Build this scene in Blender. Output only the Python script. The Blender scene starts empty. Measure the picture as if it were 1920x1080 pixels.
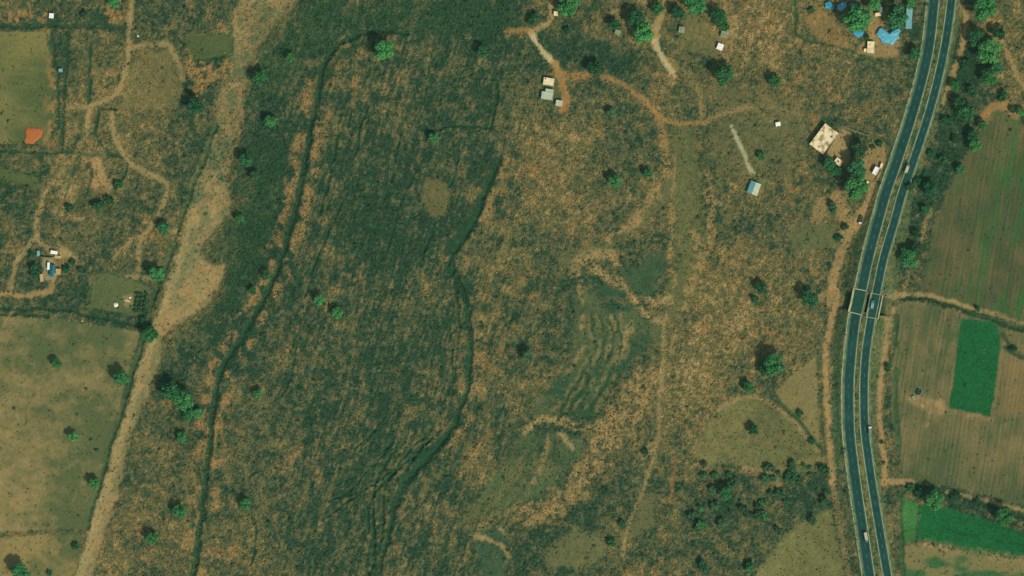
import bpy, bmesh, math, random
import numpy as np
from mathutils import Vector, Matrix, noise as mnoise

R = math.radians
random.seed(7)
rng = np.random.default_rng(7)
C = bpy.context.scene.collection
SC = bpy.context.scene
S = 0.45                      # metres on the ground for one pixel of the survey

# ------------------------------------------------------------------ camera
cam_d = bpy.data.cameras.new('camera'); cam = bpy.data.objects.new('camera', cam_d); C.objects.link(cam)
CAM_H = 4000.0
cam.location = (0, 0, CAM_H); cam.rotation_euler = (0, 0, 0)
cam_d.sensor_width = 36.0; cam_d.lens = 36.0 * CAM_H / (1920 * S)
cam_d.clip_start = 10.0; cam_d.clip_end = 30000.0
SC.camera = cam
# ------------------------------------------------------------------ daylight
SUN_EL = R(47)
SUN_DIR = Vector((0.66, -0.75, 0)).normalized()          # ground direction towards the sun
w = bpy.data.worlds.new('World'); SC.world = w; w.use_nodes = True
nt = w.node_tree; nt.nodes.clear()
sky = nt.nodes.new('ShaderNodeTexSky'); sky.sky_type = 'NISHITA'; sky.sun_disc = False
sky.sun_elevation = SUN_EL; sky.sun_rotation = math.atan2(SUN_DIR.x, SUN_DIR.y)
sky.dust_density = 2.0; sky.air_density = 1.0
bg = nt.nodes.new('ShaderNodeBackground'); bg.inputs[1].default_value = 0.10
wo = nt.nodes.new('ShaderNodeOutputWorld')
nt.links.new(sky.outputs[0], bg.inputs[0]); nt.links.new(bg.outputs[0], wo.inputs[0])
sun_d = bpy.data.lights.new('sun', 'SUN'); sun_d.energy = 3.2; sun_d.angle = R(0.53); sun_d.color = (1.0, 0.95, 0.86)
sun = bpy.data.objects.new('sun', sun_d); C.objects.link(sun)
sdir = Vector((SUN_DIR.x * math.cos(SUN_EL), SUN_DIR.y * math.cos(SUN_EL), math.sin(SUN_EL)))
sun.rotation_euler = sdir.to_track_quat('Z', 'Y').to_euler(); sun.location = (200, -200, 600)
HAZE = 0.95e-5                 # density of the thin air haze
SC.view_settings.view_transform = 'Standard'; SC.view_settings.look = 'None'
SC.view_settings.exposure = 0.0; SC.view_settings.gamma = 1.0; SC.view_settings.use_curve_mapping = False

# ------------------------------------------------------------------ helpers
KL = np.array([0.98, 0.98, 0.96])        # what a level white sheet returns under this light
def col(r, g, b):
    c = np.array([r, g, b], float) / 255.0
    c = np.where(c <= 0.04045, c / 12.92, ((c + 0.055) / 1.055) ** 2.4)
    return np.clip(c / KL, 0, 0.85)
def W(px, py, z=0.0): return Vector(((px - 960) * S, (540 - py) * S, z))

_T = rng.random((8, 256, 256))
def vn(X, Y, k=0):
    x0 = np.floor(X); y0 = np.floor(Y); fx = X - x0; fy = Y - y0
    fx = fx * fx * (3 - 2 * fx); fy = fy * fy * (3 - 2 * fy)
    ix = x0.astype(np.int64); iy = y0.astype(np.int64); t = _T[k % 8]
    a = t[iy & 255, ix & 255]; b = t[iy & 255, (ix + 1) & 255]
    c = t[(iy + 1) & 255, ix & 255]; d = t[(iy + 1) & 255, (ix + 1) & 255]
    return (a * (1 - fx) + b * fx) * (1 - fy) + (c * (1 - fx) + d * fx) * fy
def fbm(X, Y, sc, octv=4, k=0, gain=0.55):
    s = 0; a = 1; t = 0; x = X / sc; y = Y / sc
    for i in range(octv):
        s = s + a * vn(x + 17.3 * i, y - 9.1 * i, k + i); t += a; a *= gain; x = x * 2.03; y = y * 2.03
    return s / t
def sstep(a, b, v):
    t = np.clip((v - a) / (b - a), 0, 1); return t * t * (3 - 2 * t)
def smooth_line(pts, n=6, closed=False):
    P = [np.array(p, float) for p in pts]
    if len(P) < 3: return np.array(P)
    out = []; m = len(P); rngi = range(m if closed else m - 1)
    for i in rngi:
        p0 = P[(i - 1) % m] if (closed or i > 0) else P[0]; p1 = P[i]; p2 = P[(i + 1) % m]
        p3 = P[(i + 2) % m] if (closed or i + 2 < m) else P[-1]
        for j in range(n):
            t = j / n
            out.append(0.5 * (2 * p1 + (p2 - p0) * t + (2 * p0 - 5 * p1 + 4 * p2 - p3) * t * t + (3 * p1 - p0 - 3 * p2 + p3) * t ** 3))
    if not closed: out.append(P[-1])
    return np.array(out)

# ------------------------------------------------------------------ terrain grid (survey pixels)
X0, X1, Y0, Y1, ST = -120, 2040, -90, 1170, 2
gx = np.arange(X0, X1 + 1, ST, dtype=float); gy = np.arange(Y0, Y1 + 1, ST, dtype=float)
NX, NY = len(gx), len(gy)
PX, PY = np.meshgrid(gx, gy)
WXn = (fbm(PX, PY, 22, 3, 1) - .5); WYn = (fbm(PX + 500, PY + 300, 22, 3, 2) - .5)

def _box(x0, x1, y0, y1):
    i0 = max(0, int((x0 - X0) / ST)); i1 = min(NX, int((x1 - X0) / ST) + 2)
    j0 = max(0, int((y0 - Y0) / ST)); j1 = min(NY, int((y1 - Y0) / ST) + 2)
    return slice(j0, max(j0, j1)), slice(i0, max(i0, i1))
def seg_dist(x, y, P):
    d = np.full(x.shape, 1e9)
    for a, b in zip(P[:-1], P[1:]):
        v = b - a; L = max(float(v @ v), 1e-9)
        t = np.clip(((x - a[0]) * v[0] + (y - a[1]) * v[1]) / L, 0, 1)
        d = np.minimum(d, np.hypot(x - a[0] - t * v[0], y - a[1] - t * v[1]))
    return d
def line_d(pts, reach, warp=5.0):
    """distance to a smoothed line, within `reach` pixels"""
    P = smooth_line(pts); m = reach + 12
    bj, bi = _box(P[:, 0].min() - m, P[:, 0].max() + m, P[:, 1].min() - m, P[:, 1].max() + m)
    return (bj, bi), seg_dist(PX[bj, bi] + WXn[bj, bi] * warp, PY[bj, bi] + WYn[bj, bi] * warp, P)
def line_m(pts, w, soft=2.5, warp=5.0):
    M = np.zeros(PX.shape); b, d = line_d(pts, w + soft, warp)
    d = d + (soft + .25 * w) * 1.3 * (n_fin[b] - .5); M[b] = 1 - sstep(w / 2 - soft / 2, w / 2 + soft, d); return M
def poly_sd(pts, warp=6.0, smooth=False, margin=30):
    P = smooth_line(pts, 5, True) if smooth else np.array(pts, float)
    sd = np.full(PX.shape, 1e3)
    bj, bi = _box(P[:, 0].min() - margin, P[:, 0].max() + margin, P[:, 1].min() - margin, P[:, 1].max() + margin)
    x = PX[bj, bi] + WXn[bj, bi] * warp; y = PY[bj, bi] + WYn[bj, bi] * warp
    Q = np.vstack([P, P[:1]]); d = seg_dist(x, y, Q); ins = np.zeros(x.shape, bool)
    for a, b in zip(Q[:-1], Q[1:]):
        c = (a[1] > y) != (b[1] > y)
        with np.errstate(divide='ignore', invalid='ignore'):
            ins ^= c & (x < (b[0] - a[0]) * (y - a[1]) / (b[1] - a[1]) + a[0])
    sd[bj, bi] = np.where(ins, -d, d); return sd
def poly_m(pts, soft=3.0, warp=6.0, smooth=False):
    return 1 - sstep(-soft, soft, poly_sd(pts, warp, smooth))

# ------------------------------------------------------------------ highway geometry
RY  = [-160, 0, 100, 200, 300, 360, 420, 480, 530, 570, 600, 660, 720, 800, 860, 920, 980, 1040, 1080, 1260]
RWX = [1767, 1751, 1739, 1714, 1682, 1661, 1644, 1628, 1617, 1609, 1602, 1595, 1591, 1592, 1598, 1606, 1615, 1624, 1630, 1660]
REX = [1800, 1784, 1769, 1745, 1713, 1692, 1675, 1657, 1646, 1638, 1632, 1623, 1619.5, 1621, 1628, 1637, 1647, 1657, 1664, 1696]
def _spl(xs):
    P = smooth_line(list(zip(RY, xs)), 10); return P[:, 0], P[:, 1]
_wy, _wx = _spl(RWX); _ey, _ex = _spl(REX)
def road_w(y): return np.interp(y, _wy, _wx)
def road_e(y): return np.interp(y, _ey, _ex)
def road_mid(y): return 0.5 * (road_w(y) + road_e(y))
def road_h(y):                              # embankment crest, metres
    d = np.abs(np.asarray(y, float) - 568)
    return 0.7 + 4.9 * (1 - sstep(24, 300, d))
def trench_c(x): return 566.5 + (x - 1610) * 0.17
# ------------------------------------------------------------------ land cover
TM = np.array([[int(c) for c in r] for r in [
 "444335622211444556655335", "334524234433233656554325", "344424233323443545555334", "444425232222543544444333",
 "354336232233543545554333", "343455132222553443555332", "343364132434444355555432", "232362242424432566544443",
 "433351332234433565544435", "642434322234423666343444", "652544432234323665444333", "543553433335323444333423",
 "545545433433324454434412", "456455434433334544353422"]], float)
def ctrl(A, X, Y, cell=80.0):
    u = np.clip(X / cell - .5, 0, A.shape[1] - 1.001); v = np.clip(Y / cell - .5, 0, A.shape[0] - 1.001)
    i = u.astype(int); j = v.astype(int); fu = u - i; fv = v - j
    return (A[j, i] * (1 - fu) + A[j, i + 1] * fu) * (1 - fv) + (A[j + 1, i] * (1 - fu) + A[j + 1, i + 1] * fu) * fv
base_t = ctrl(TM, PX + WXn * 60, PY + WYn * 60) / 9.0
bias = np.zeros(PX.shape)
for pts_, v_, so in (([(452,250),(520,240),(548,300),(530,400),(490,510),(430,610),(380,690),(318,720),(312,650),(398,570),(428,505),(405,462),(436,392)], -.22, 30), ([(470,130),(540,20),(960,0),(985,50),(820,75),(640,60),(560,120),(530,230),(450,250)], -.16, 25),
                     ([(1300,862),(1420,872),(1545,880),(1560,965),(1505,1000),(1440,1045),(1300,1090),(1262,960)], -.10, 25), ([(600,250),(900,260),(860,480),(830,1080),(600,1080),(580,700)], -.045, 60), ([(1000,60),(1200,90),(1180,140),(1120,125),(1040,120)], -.2, 15), ([(1790,60),(1880,80),(1850,200),(1800,300),(1730,430),(1700,540),(1680,520),(1730,330),(1780,190)], -.22, 14),
                     ([(960,230),(1100,240),(1230,380),(1080,440),(980,420),(930,330)], .14, 30), ([(130,45),(340,45),(400,230),(340,520),(100,470),(110,200)], .10, 20), ([(880,380),(960,420),(940,560),(880,520)], .12, 25), ([(560,520),(760,500),(840,560),(800,680),(640,640)], .06, 30), ([(1300,480),(1520,480),(1500,660),(1340,700),(1250,700),(1260,620)], .10, 40), ([(1350,20),(1520,20),(1520,130),(1380,120)], .14, 25)):
    bias += v_ * poly_m(pts_, so, 30)
base_t = base_t + bias
# streaks run down the slope, from upper right to lower left
sa = R(18); U = PX * math.cos(sa) + PY * math.sin(sa); V = -PX * math.sin(sa) + PY * math.cos(sa)
n_big = fbm(PX, PY, 60, 3, 3); n_mid = fbm(PX, PY, 17, 3, 4); n_fin = fbm(PX, PY, 6.5, 2, 5); n_str = fbm(U / 4.2, V / 30.0, 1, 3, 6)
wst = sstep(470, 600, PX) * (1 - sstep(900, 1050, PX))
T = base_t - .035 + 0.42 * (n_big - .5) + 0.58 * (n_mid - .5) + 0.85 * (n_fin - .5) + (0.25 + .65 * wst) * (n_str - .5)
T = np.clip(T, 0, 1)
ROUGH = np.ones(PX.shape)                     # 1 = scrub grows here, 0 = bare
def ramp(t, stops):
    xs = [s[0] for s in stops]; cs = np.array([s[1] for s in stops])
    return np.stack([np.interp(t, xs, cs[:, k]) for k in range(3)], -1)
RGB = ramp(T, [(0, col(36, 62, 41)), (.22, col(54, 72, 47)), (.42, col(84, 86, 54)), (.62, col(98, 94, 54)), (.82, col(126, 110, 65)), (1, col(150, 128, 80))])
rust = sstep(.52, .75, fbm(PX, PY, 45, 3, 7)) * sstep(.35, .7, T)
RGB = RGB * (1 - .30 * rust[..., None]) + col(146, 106, 60) * .30 * rust[..., None]
Z = 1.1 * (fbm(PX, PY, 130, 3, 2) - .5) + 0.5 * (n_mid - .5) + 0.35 * (n_fin - .5)
LAB = np.zeros(PX.shape, np.int16)            # which piece of the setting a spot belongs to
LABN = ['ground']
def paint(M, c, a=1.0, rough=None, vary=0.10, k=0):
    global RGB, ROUGH
    v = 1 + vary * 2 * (fbm(PX, PY, 9, 2, k) - .5) + vary * 2 * (n_big - .5)
    m = (M * a)[..., None]
    RGB = RGB * (1 - m) + (np.asarray(c) * v[..., None] if np.ndim(c) == 1 else c) * m
    if rough is not None: ROUGH = ROUGH * (1 - M) + rough * M
def piece(name, M, thr=.5):
    LABN.append(name); LAB[M > thr] = len(LABN) - 1
def flatten(M, k=.85):
    global Z
    Z = Z * (1 - k * M)

SAND = col(152, 130, 80); SAND2 = col(156, 128, 78); ORANGE = col(150, 116, 64); OLIVE = col(98, 98, 58); DKGRN = col(32, 62, 38); PALE = col(182, 164, 112); MIDGRN = col(70, 86, 48)
# --- fields on the west side
F = {}
def field(name, pts, c, rough=.1, soft=3, warp=5, vary=.12, smooth=False, lab=True, a=1.0, k=0, flat=.8):
    M = poly_m(pts, soft, warp, smooth); paint(M, c, a, rough, vary, k); flatten(M, flat)
    if lab: piece(name, M)
    return M
nf = fbm(PX, PY, 75, 3, 5)[..., None]; nf2 = fbm(PX / 6, PY / 1.2, 9, 3, 1)[..., None]
mf = np.clip(.5 + 2.2 * (nf - .5) + 1.0 * (nf2 - .5), 0, 1)
field('field', [(-130,60),(85,58),(100,130),(106,215),(92,266),(-130,274)], col(78, 90, 50) * (1 - mf) + col(118, 112, 62) * mf)
M = poly_m([(255,95),(330,92),(345,140),(350,170),(330,200),(225,205),(240,150)], 4); paint(M, col(112, 104, 60), .6, .35)
field('field', [(352,66),(436,64),(432,92),(405,108),(356,112)], col(76, 86, 48), .1)
field('field', [(178,510),(250,524),(284,534),(264,592),(163,578)], col(86, 94, 54), .12)
field('field', [(-130,312),(0,316),(78,332),(78,354),(40,344),(-130,328)], col(80, 92, 50), .1)
mf3 = np.clip(.02 + 1.9 * (fbm(PX, PY, 90, 4, 2)[..., None] - .5) + .35 * (nf2 - .5) + 1.0 * (n_mid[..., None] - .5) + .5 * (n_fin[..., None] - .5) + (.52 * sstep(170, 40, PX + 90 * (n_big - .5)) * sstep(640, 820, PY + 120 * (n_big - .5)) + .3 * sstep(225, 262, PX) * sstep(660, 600, PY))[..., None], 0, 1)
field('pasture', [(-130,588),(0,588),(120,600),(264,622),(240,706),(162,992),(-130,1002)], col(84, 92, 54) * (1 - mf3) + col(140, 122, 74) * mf3, .10)
field('pasture', [(-130,1008),(0,1007),(152,1001),(140,1090),(130,1180),(-130,1180)], col(84, 92, 54) * (1 - mf3) + col(138, 120, 70) * mf3, .12)
# quarry-like bare earth
for p in ([(160,302),(188,298),(205,345),(200,380),(172,372),(165,345)], [(128,335),(150,318),(148,360),(125,366)], [(185,300),(205,330),(205,372),(180,380)]):
    paint(poly_m(p, 6, 22) * (.35 + .65 * sstep(.38, .55, .5 * n_mid + .5 * n_fin)), SAND2, .9, .2)
paint(poly_m([(159,307),(173,303),(171,318),(160,322)], 3), DKGRN, .9, .4); paint(line_m([(172,318),(168,345),(160,372)], 5, 3), DKGRN, .8); paint(poly_m([(140,350),(200,360),(210,400),(140,400)], 10, 20), DKGRN, .6, .8)
for p in ([(10,42),(90,40),(90,24),(20,22)], [(180,5),(235,10),(240,40),(200,44)], [(80,180),(104,185),(100,270),(88,268)], [(85,95),(104,100),(106,170),(90,160)], [(345,110),(430,112),(432,140),(400,150),(372,210),(352,150)]): paint(poly_m(p, 7, 26) * sstep(.40, .58, .5 * n_mid + .5 * n_fin), ORANGE, .75)
# --- dry sandy riverbed
RB = [(470,-100),(452,0),(438,40),(441,92),(436,130),(414,180),(409,215),(400,250),(381,290),(371,330),(363,362),(356,400),(346,440),(337,470),(326,500),(310,545),(301,572),(290,605),(274,650),(255,700),(243,750),(227,800),(211,850),(196,905),(165,1000),(143,1085),(120,1180),
      (152,1180),(178,1085),(194,1010),(222,930),(238,850),(254,800),(276,750),(290,705),(304,655),(312,622),(348,600),(392,572),(404,545),(418,521),(422,500),(392,494),(372,472),(398,440),(427,402),(433,362),(430,332),(443,295),(450,252),(462,216),(456,180),(462,130),(486,92),(520,45),(560,0),(600,-100)]
sdR = poly_sd(RB, 14) + 7 * (n_fin - .5) + 8 * (n_mid - .5); M = 1 - sstep(-5, 5, sdR)
patch = sstep(.36, .60, fbm(PX, PY, 22, 3, 0)) * (.35 + .65 * sstep(560, 330, PY))
cR = SAND * (1 - patch[..., None]) + col(96, 106, 70) * patch[..., None]
inner = sstep(6, 30, -sdR)[..., None] * sstep(300, 420, PY)[..., None]
orn = (sstep(.48, .66, fbm(PX, PY, 34, 3, 6)))[..., None]
cR = cR * (1 - .7 * orn) + SAND2 * .7 * orn; cR = cR * (.86 + .28 * n_fin[..., None])
trk = line_m([(360,395),(345,450),(328,510),(308,560),(296,600),(278,655),(258,710),(240,770),(222,830),(205,890),(180,970),(160,1040),(148,1090)], 13, 6, 7)
grn = line_m([(384,400),(366,450),(345,500),(332,540)], 13, 8, 16) + line_m([(300,640),(284,690),(268,740),(252,790),(236,850),(214,920)], 10, 8, 16)
cR = cR * (1 - .6 * np.clip(grn, 0, 1)[..., None]) + col(98, 108, 66) * .6 * np.clip(grn, 0, 1)[..., None]; cR = cR * (1 - .55 * trk[..., None]) + col(158, 140, 90) * .55 * trk[..., None]
for f_ in (-3, 3): cR = cR * (1 - .10 * line_m([(360 + f_,395),(345 + f_,450),(328 + f_,510),(308 + f_,560),(296 + f_,600),(278 + f_,655),(258 + f_,710),(240 + f_,770),(222 + f_,830),(205 + f_,890),(180 + f_,970)], 2, 2, 7)[..., None])
paint(M * np.clip(1.3 - .6 * sstep(470, 330, PY) * (.5 + 1.3 * n_mid), .35, 1), cR, .95, .2, .14); Z -= .9 * M; piece('riverbed', M)
# --- olive grass swales and dried pools in the middle
mott = sstep(.36, .60, .5 * n_mid + .5 * n_fin)
def tan_line(pts, wd, a=.72, c=(160, 134, 82), warp=10):
    M = line_m(pts, wd * 1.2, 7, warp * 1.5); paint(M * sstep(.38, .60, .35 * n_mid + .65 * n_fin + .12 * (M - .5)), col(*c), a, None); return M
paint(poly_m([(1200,690),(1242,690),(1214,780),(1165,840),(1132,900),(1062,960),(960,1004),(985,965),(1040,925),(1080,880),(1100,850),(1120,790),(1150,750)], 14, 24) * (.3 + .7 * mott), col(154, 126, 74), .75, .8)
SW = field('grass_swale', [(1262,236),(1300,236),(1318,330),(1312,450),(1292,560),(1262,604),(1236,588),(1256,540),(1266,450),(1250,330)], col(94, 96, 54), .35, 14, 26, smooth=True, a=.72, vary=.2)
SW2 = field('grass_swale', [(1252,330),(1262,360),(1210,420),(1140,470),(1060,500),(1050,478),(1130,450),(1190,410)], col(96, 96, 56), .2, 9, 16, smooth=True, a=.65)
field('dry_pool', [(1153,503),(1192,500),(1244,464),(1253,473),(1247,503),(1228,537),(1208,564),(1200,553),(1178,537)], col(56, 80, 50), .25, 6, 16, vary=.3, a=.88)
field('dry_pool', [(1122,534),(1167,548),(1158,559),(1130,556)], col(52, 80, 52), .1, 3, 8)
field('dry_pool', [(1076,545),(1118,540),(1138,600),(1132,660),(1100,715),(1072,690)], col(82, 92, 56), .25, 9, 18, vary=.2, a=.75)
M = field('dry_pool', [(1136,571),(1180,575),(1205,592),(1246,612),(1240,640),(1205,645),(1178,690),(1140,735),(1112,792),(1044,780),(1000,775),(1010,740),(1060,690),(1105,700),(1130,656),(1139,614)], col(72, 86, 52), .4, 9, 26, vary=.3, a=.82)
paint(M * sstep(.40, .56, fbm(PX, PY, 40, 3, 4)), col(44, 72, 46), .9)
M = field('dry_pool', [(955,838),(983,813),(1044,810),(1094,819),(1089,858),(1055,891),(1005,930),(930,960),(867,985),(866,970),(911,913),(944,880)], col(70, 86, 52), .4, 9, 26, vary=.3, a=.82)
paint(M * sstep(.5, .64, fbm(PX, PY, 44, 3, 2)), col(96, 94, 54), .7)
field('dry_pool', [(895,1000),(930,985),(955,1002),(950,1040),(946,1090),(900,1090)], col(56, 80, 52), .3, 7, 16, vary=.3, a=.85)
for a_, w_ in (([(1111,503),(1150,523),(1183,553),(1205,584),(1222,598),(1244,598)], 9), ([(1118,508),(1140,528),(1165,545)], 6), ([(1083,490),(1110,478),(1139,476),(1155,494)], 14), ([(1214,562),(1232,566),(1254,562)], 16), ([(1152,592),(1148,620),(1144,652)], 5),
               ([(1179,606),(1172,640),(1156,684)], 9), ([(983,806),(1028,784),(1086,802),(1118,800)], 12), ([(1050,815),(1072,838)], 8), ([(970,961),(990,950),(1010,937)], 7), ([(1030,820),(1020,860),(998,905)], 6), ([(952,1004),(930,980)], 6), 
               ([(1082,500),(1090,560),(1092,620)], 4), ([(1060,700),(1090,660),(1098,650)], 4)): tan_line(a_, w_)
for a_, w_ in (([(1246,300),(1238,350),(1195,410),(1150,445)], 14), ([(1300,430),(1312,470),(1300,530),(1275,590)], 12), ([(1326,330),(1332,400),(1324,480)], 10), ([(1262,300),(1256,480)], 6), ([(1258,470),(1266,530)], 5)): tan_line(a_, w_, .7, (154, 126, 74), 16)
for k_ in range(9):
    o_ = k_ * 9.0
    paint(line_m([(1100 + o_ * .9, 590), (1104 + o_, 650), (1080 + o_, 710), (1040 + o_ * 1.1, 770)], 3, 4, 18) * sstep(.3, .55, n_mid), DKGRN if k_ % 2 else col(118, 106, 62), .85)
for k_ in range(7):
    o_ = k_ * 11.0
    paint(line_m([(985 + o_, 830), (975 + o_, 880), (930 + o_ * 1.1, 940), (890 + o_ * 1.1, 980)], 3, 4, 18) * sstep(.4, .6, n_mid), DKGRN if k_ % 2 else col(112, 104, 60), .6)
# --- lower right clearings
field('field', [(1449,737),(1532,664),(1536,832)], col(122, 112, 66), .12)
field('clearing', [(1345,768),(1378,748),(1425,745),(1480,780),(1532,842),(1538,872),(1480,890),(1400,872),(1300,862)], col(108, 106, 60), .25, 6, 14, smooth=True, a=.7, vary=.25)
paint(line_m([(1345,770),(1378,750),(1425,746),(1480,782),(1532,846)], 5, 4), col(156, 130, 80), .6)
field('field', [(1512,968),(1560,958),(1574,1020),(1590,1180),(1360,1180),(1412,1082),(1440,1045)], col(108, 106, 60), .18, 6, 14, vary=.22)
field('clearing', [(1040,1010),(1100,995),(1140,1020),(1110,1060),(1030,1060)], col(104, 102, 60), .2, 8, 14, smooth=True, a=.8)
field('clearing', [(1205,930),(1232,925),(1225,985),(1190,1010),(1180,1000)], col(98, 96, 58), .2, 6, 10, a=.8)
field('clearing', [(1485,425),(1530,415),(1570,440),(1565,460),(1490,470)], col(94, 98, 58), .25, 6, 10, smooth=True, a=.8)
field('clearing', [(795,340),(840,345),(838,400),(800,398)], col(104, 96, 56), .15, 6, 10, smooth=True, a=.75)
for p in ([(1330,150),(1500,180),(1525,240),(1480,330),(1330,330)],): paint(poly_m(p, 20, 20), col(102, 98, 58), .55, .45)
# --- fields east of the highway: furrows run almost straight down the picture
fa = R(9); FU = PX * math.cos(fa) + PY * math.sin(fa); FV = -PX * math.sin(fa) + PY * math.cos(fa)
fur = np.sin(FU * 2 * math.pi / 8.0 + 2.0 * fbm(PX, PY, 30, 2, 3))
fst = fbm(FU / 3.2, FV / 60.0, 1, 3, 2)[..., None]; flg = fbm(PX, PY, 70, 3, 6)[..., None]
tE = np.clip(.45 + 1.2 * (fst - .5) + 1.7 * (flg - .5) + .8 * (n_mid[..., None] - .5), 0, 1)
cE = col(76, 86, 52) * (1 - tE) + col(120, 106, 66) * tE
cE1 = col(70, 78, 46) * (1 - tE) + col(102, 92, 58) * tE
M7 = field('ploughed_field', [(1846,228),(1858,208),(1882,202),(1905,218),(1930,250),(2050,280),(2050,640),(1920,602),(1830,580),(1722,554),(1741,478),(1756,408),(1784,346),(1812,290)], cE1, .06, 3, 5)
gs = sstep(.52, .62, fbm(FU / 14, FV / 90, 1, 2, 5)) * sstep(1800, 1900, PX + .25 * (PY - 400))
paint(M7 * gs * (.2 + .8 * mott), col(42, 96, 42), .8); paint(M7 * sstep(.5, .62, fbm(FU / 5, FV / 30, 1, 2, 4)) * sstep(.45, .6, n_big), col(52, 92, 44), .5)
M8 = field('ploughed_field', [(1680,566),(1722,566),(1830,594),(1920,616),(2050,650),(2050,990),(1920,948),(1830,924),(1762,908),(1692,898),(1684,840),(1670,770),(1676,640)], cE, .06, 3, 4)
paint(poly_m([(1698,740),(1738,744),(1770,758),(1764,778),(1735,774),(1704,752)], 7, 16) * (.4 + .6 * mott), col(164, 134, 86), .9); paint(line_m([(1760,768),(1800,774),(1855,786)], 6, 8, 10) * (.2 + .8 * mott), col(150, 122, 76), .7); paint(line_m([(1742,770),(1738,800)], 4, 5) * mott, col(160, 130, 82), .7)
paint(line_m([(1858,785),(1872,695),(1885,640)], 5, 6), col(144, 116, 72), .6)
paint(poly_m([(1885,650),(1930,650),(1930,780),(1870,780)], 12), col(142, 114, 70), .5)
Z += (M7 + M8) * .11 * fur * (.4 + 1.2 * fbm(PX, PY, 40, 2, 1))
CROP1 = field('crop_field', [(1803,597),(1866,606),(1877,630),(1872,690),(1857,780),(1779,765),(1790,690)], col(26, 92, 46), .02, 2.5, 7, .16)
CROP2 = field('crop_field', [(1726,948),(1742,943),(1830,968),(1920,1000),(2050,1040),(2050,1090),(1920,1049),(1858,1041),(1720,1012)], col(26, 92, 46), .02, 2.5, 7, .16)
field('crop_field', [(1692,930),(1725,946),(1718,1012),(1693,1020)], col(58, 108, 50), .1, 4, 6, .2)
gm = sstep(.42, .6, fbm(PX / 2.5, PY, 22, 3, 3))[..., None]
field('field', [(1692,1022),(1760,1026),(1920,1052),(2050,1100),(2050,1180),(1695,1180)], col(118, 110, 66) * (1 - gm) + col(58, 94, 50) * gm, .15, 4, 6)
paint(line_m([(1735,1022),(1840,1036),(1920,1054)], 10, 9, 12) * (.2 + .8 * mott), col(146, 124, 78), .75)
paint(line_m([(1843,226),(1858,204),(1884,198),(1908,216)], 14, 6), col(152, 116, 68), .85, .15)
paint(poly_m([(452,290),(528,280),(508,420),(472,520),(405,600),(340,650),(398,566),(428,505),(405,462),(440,392)], 24, 40) * (.35 + .9 * n_mid), col(36, 66, 38), .75)
paint(poly_m([(480,40),(560,10),(960,0),(980,50),(820,70),(620,60),(540,160),(470,200)], 22, 40), col(42, 72, 42), .5)
for off in (-19, 17):
    paint(line_m([(x + off, y) for x, y in [(628,88),(605,130),(596,185),(580,260),(566,340),(545,430),(515,520),(480,590),(447,642),(415,700),(402,755),(393,830),(380,950),(362,1082)]], 15, 8, 16) * sstep(.42, .58, n_mid) * sstep(80, 160, PY), col(142, 114, 66), .8)
    paint(line_m([(x + off, y) for x, y in [(938,296),(912,355),(898,400),(872,445),(858,492),(874,545),(886,620),(886,690),(872,745),(842,810),(800,862),(765,905),(740,960)]], 14, 8, 16) * sstep(.45, .6, n_mid), col(136, 112, 64), .7 if off > 0 else .35)
for pp_ in ([(922,305),(940,297),(908,392),(878,450),(850,486),(836,474),(866,428),(896,380)], [(852,806),(862,790),(838,836),(800,872),(762,908),(742,900),(790,858)], [(600,170),(612,130),(640,95),(700,66),(690,78),(640,110),(612,160),(600,200)], [(640,330),(700,300),(730,380),(700,470),(640,480),(620,400)]):
    M = poly_m(pp_, 5, 14); k_ = .85 if pp_[0][0] != 640 else .35
    paint(M * k_, DKGRN, 1, None, .2)
    if k_ > .5: ROUGH = ROUGH * (1 - .5 * M)
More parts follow.
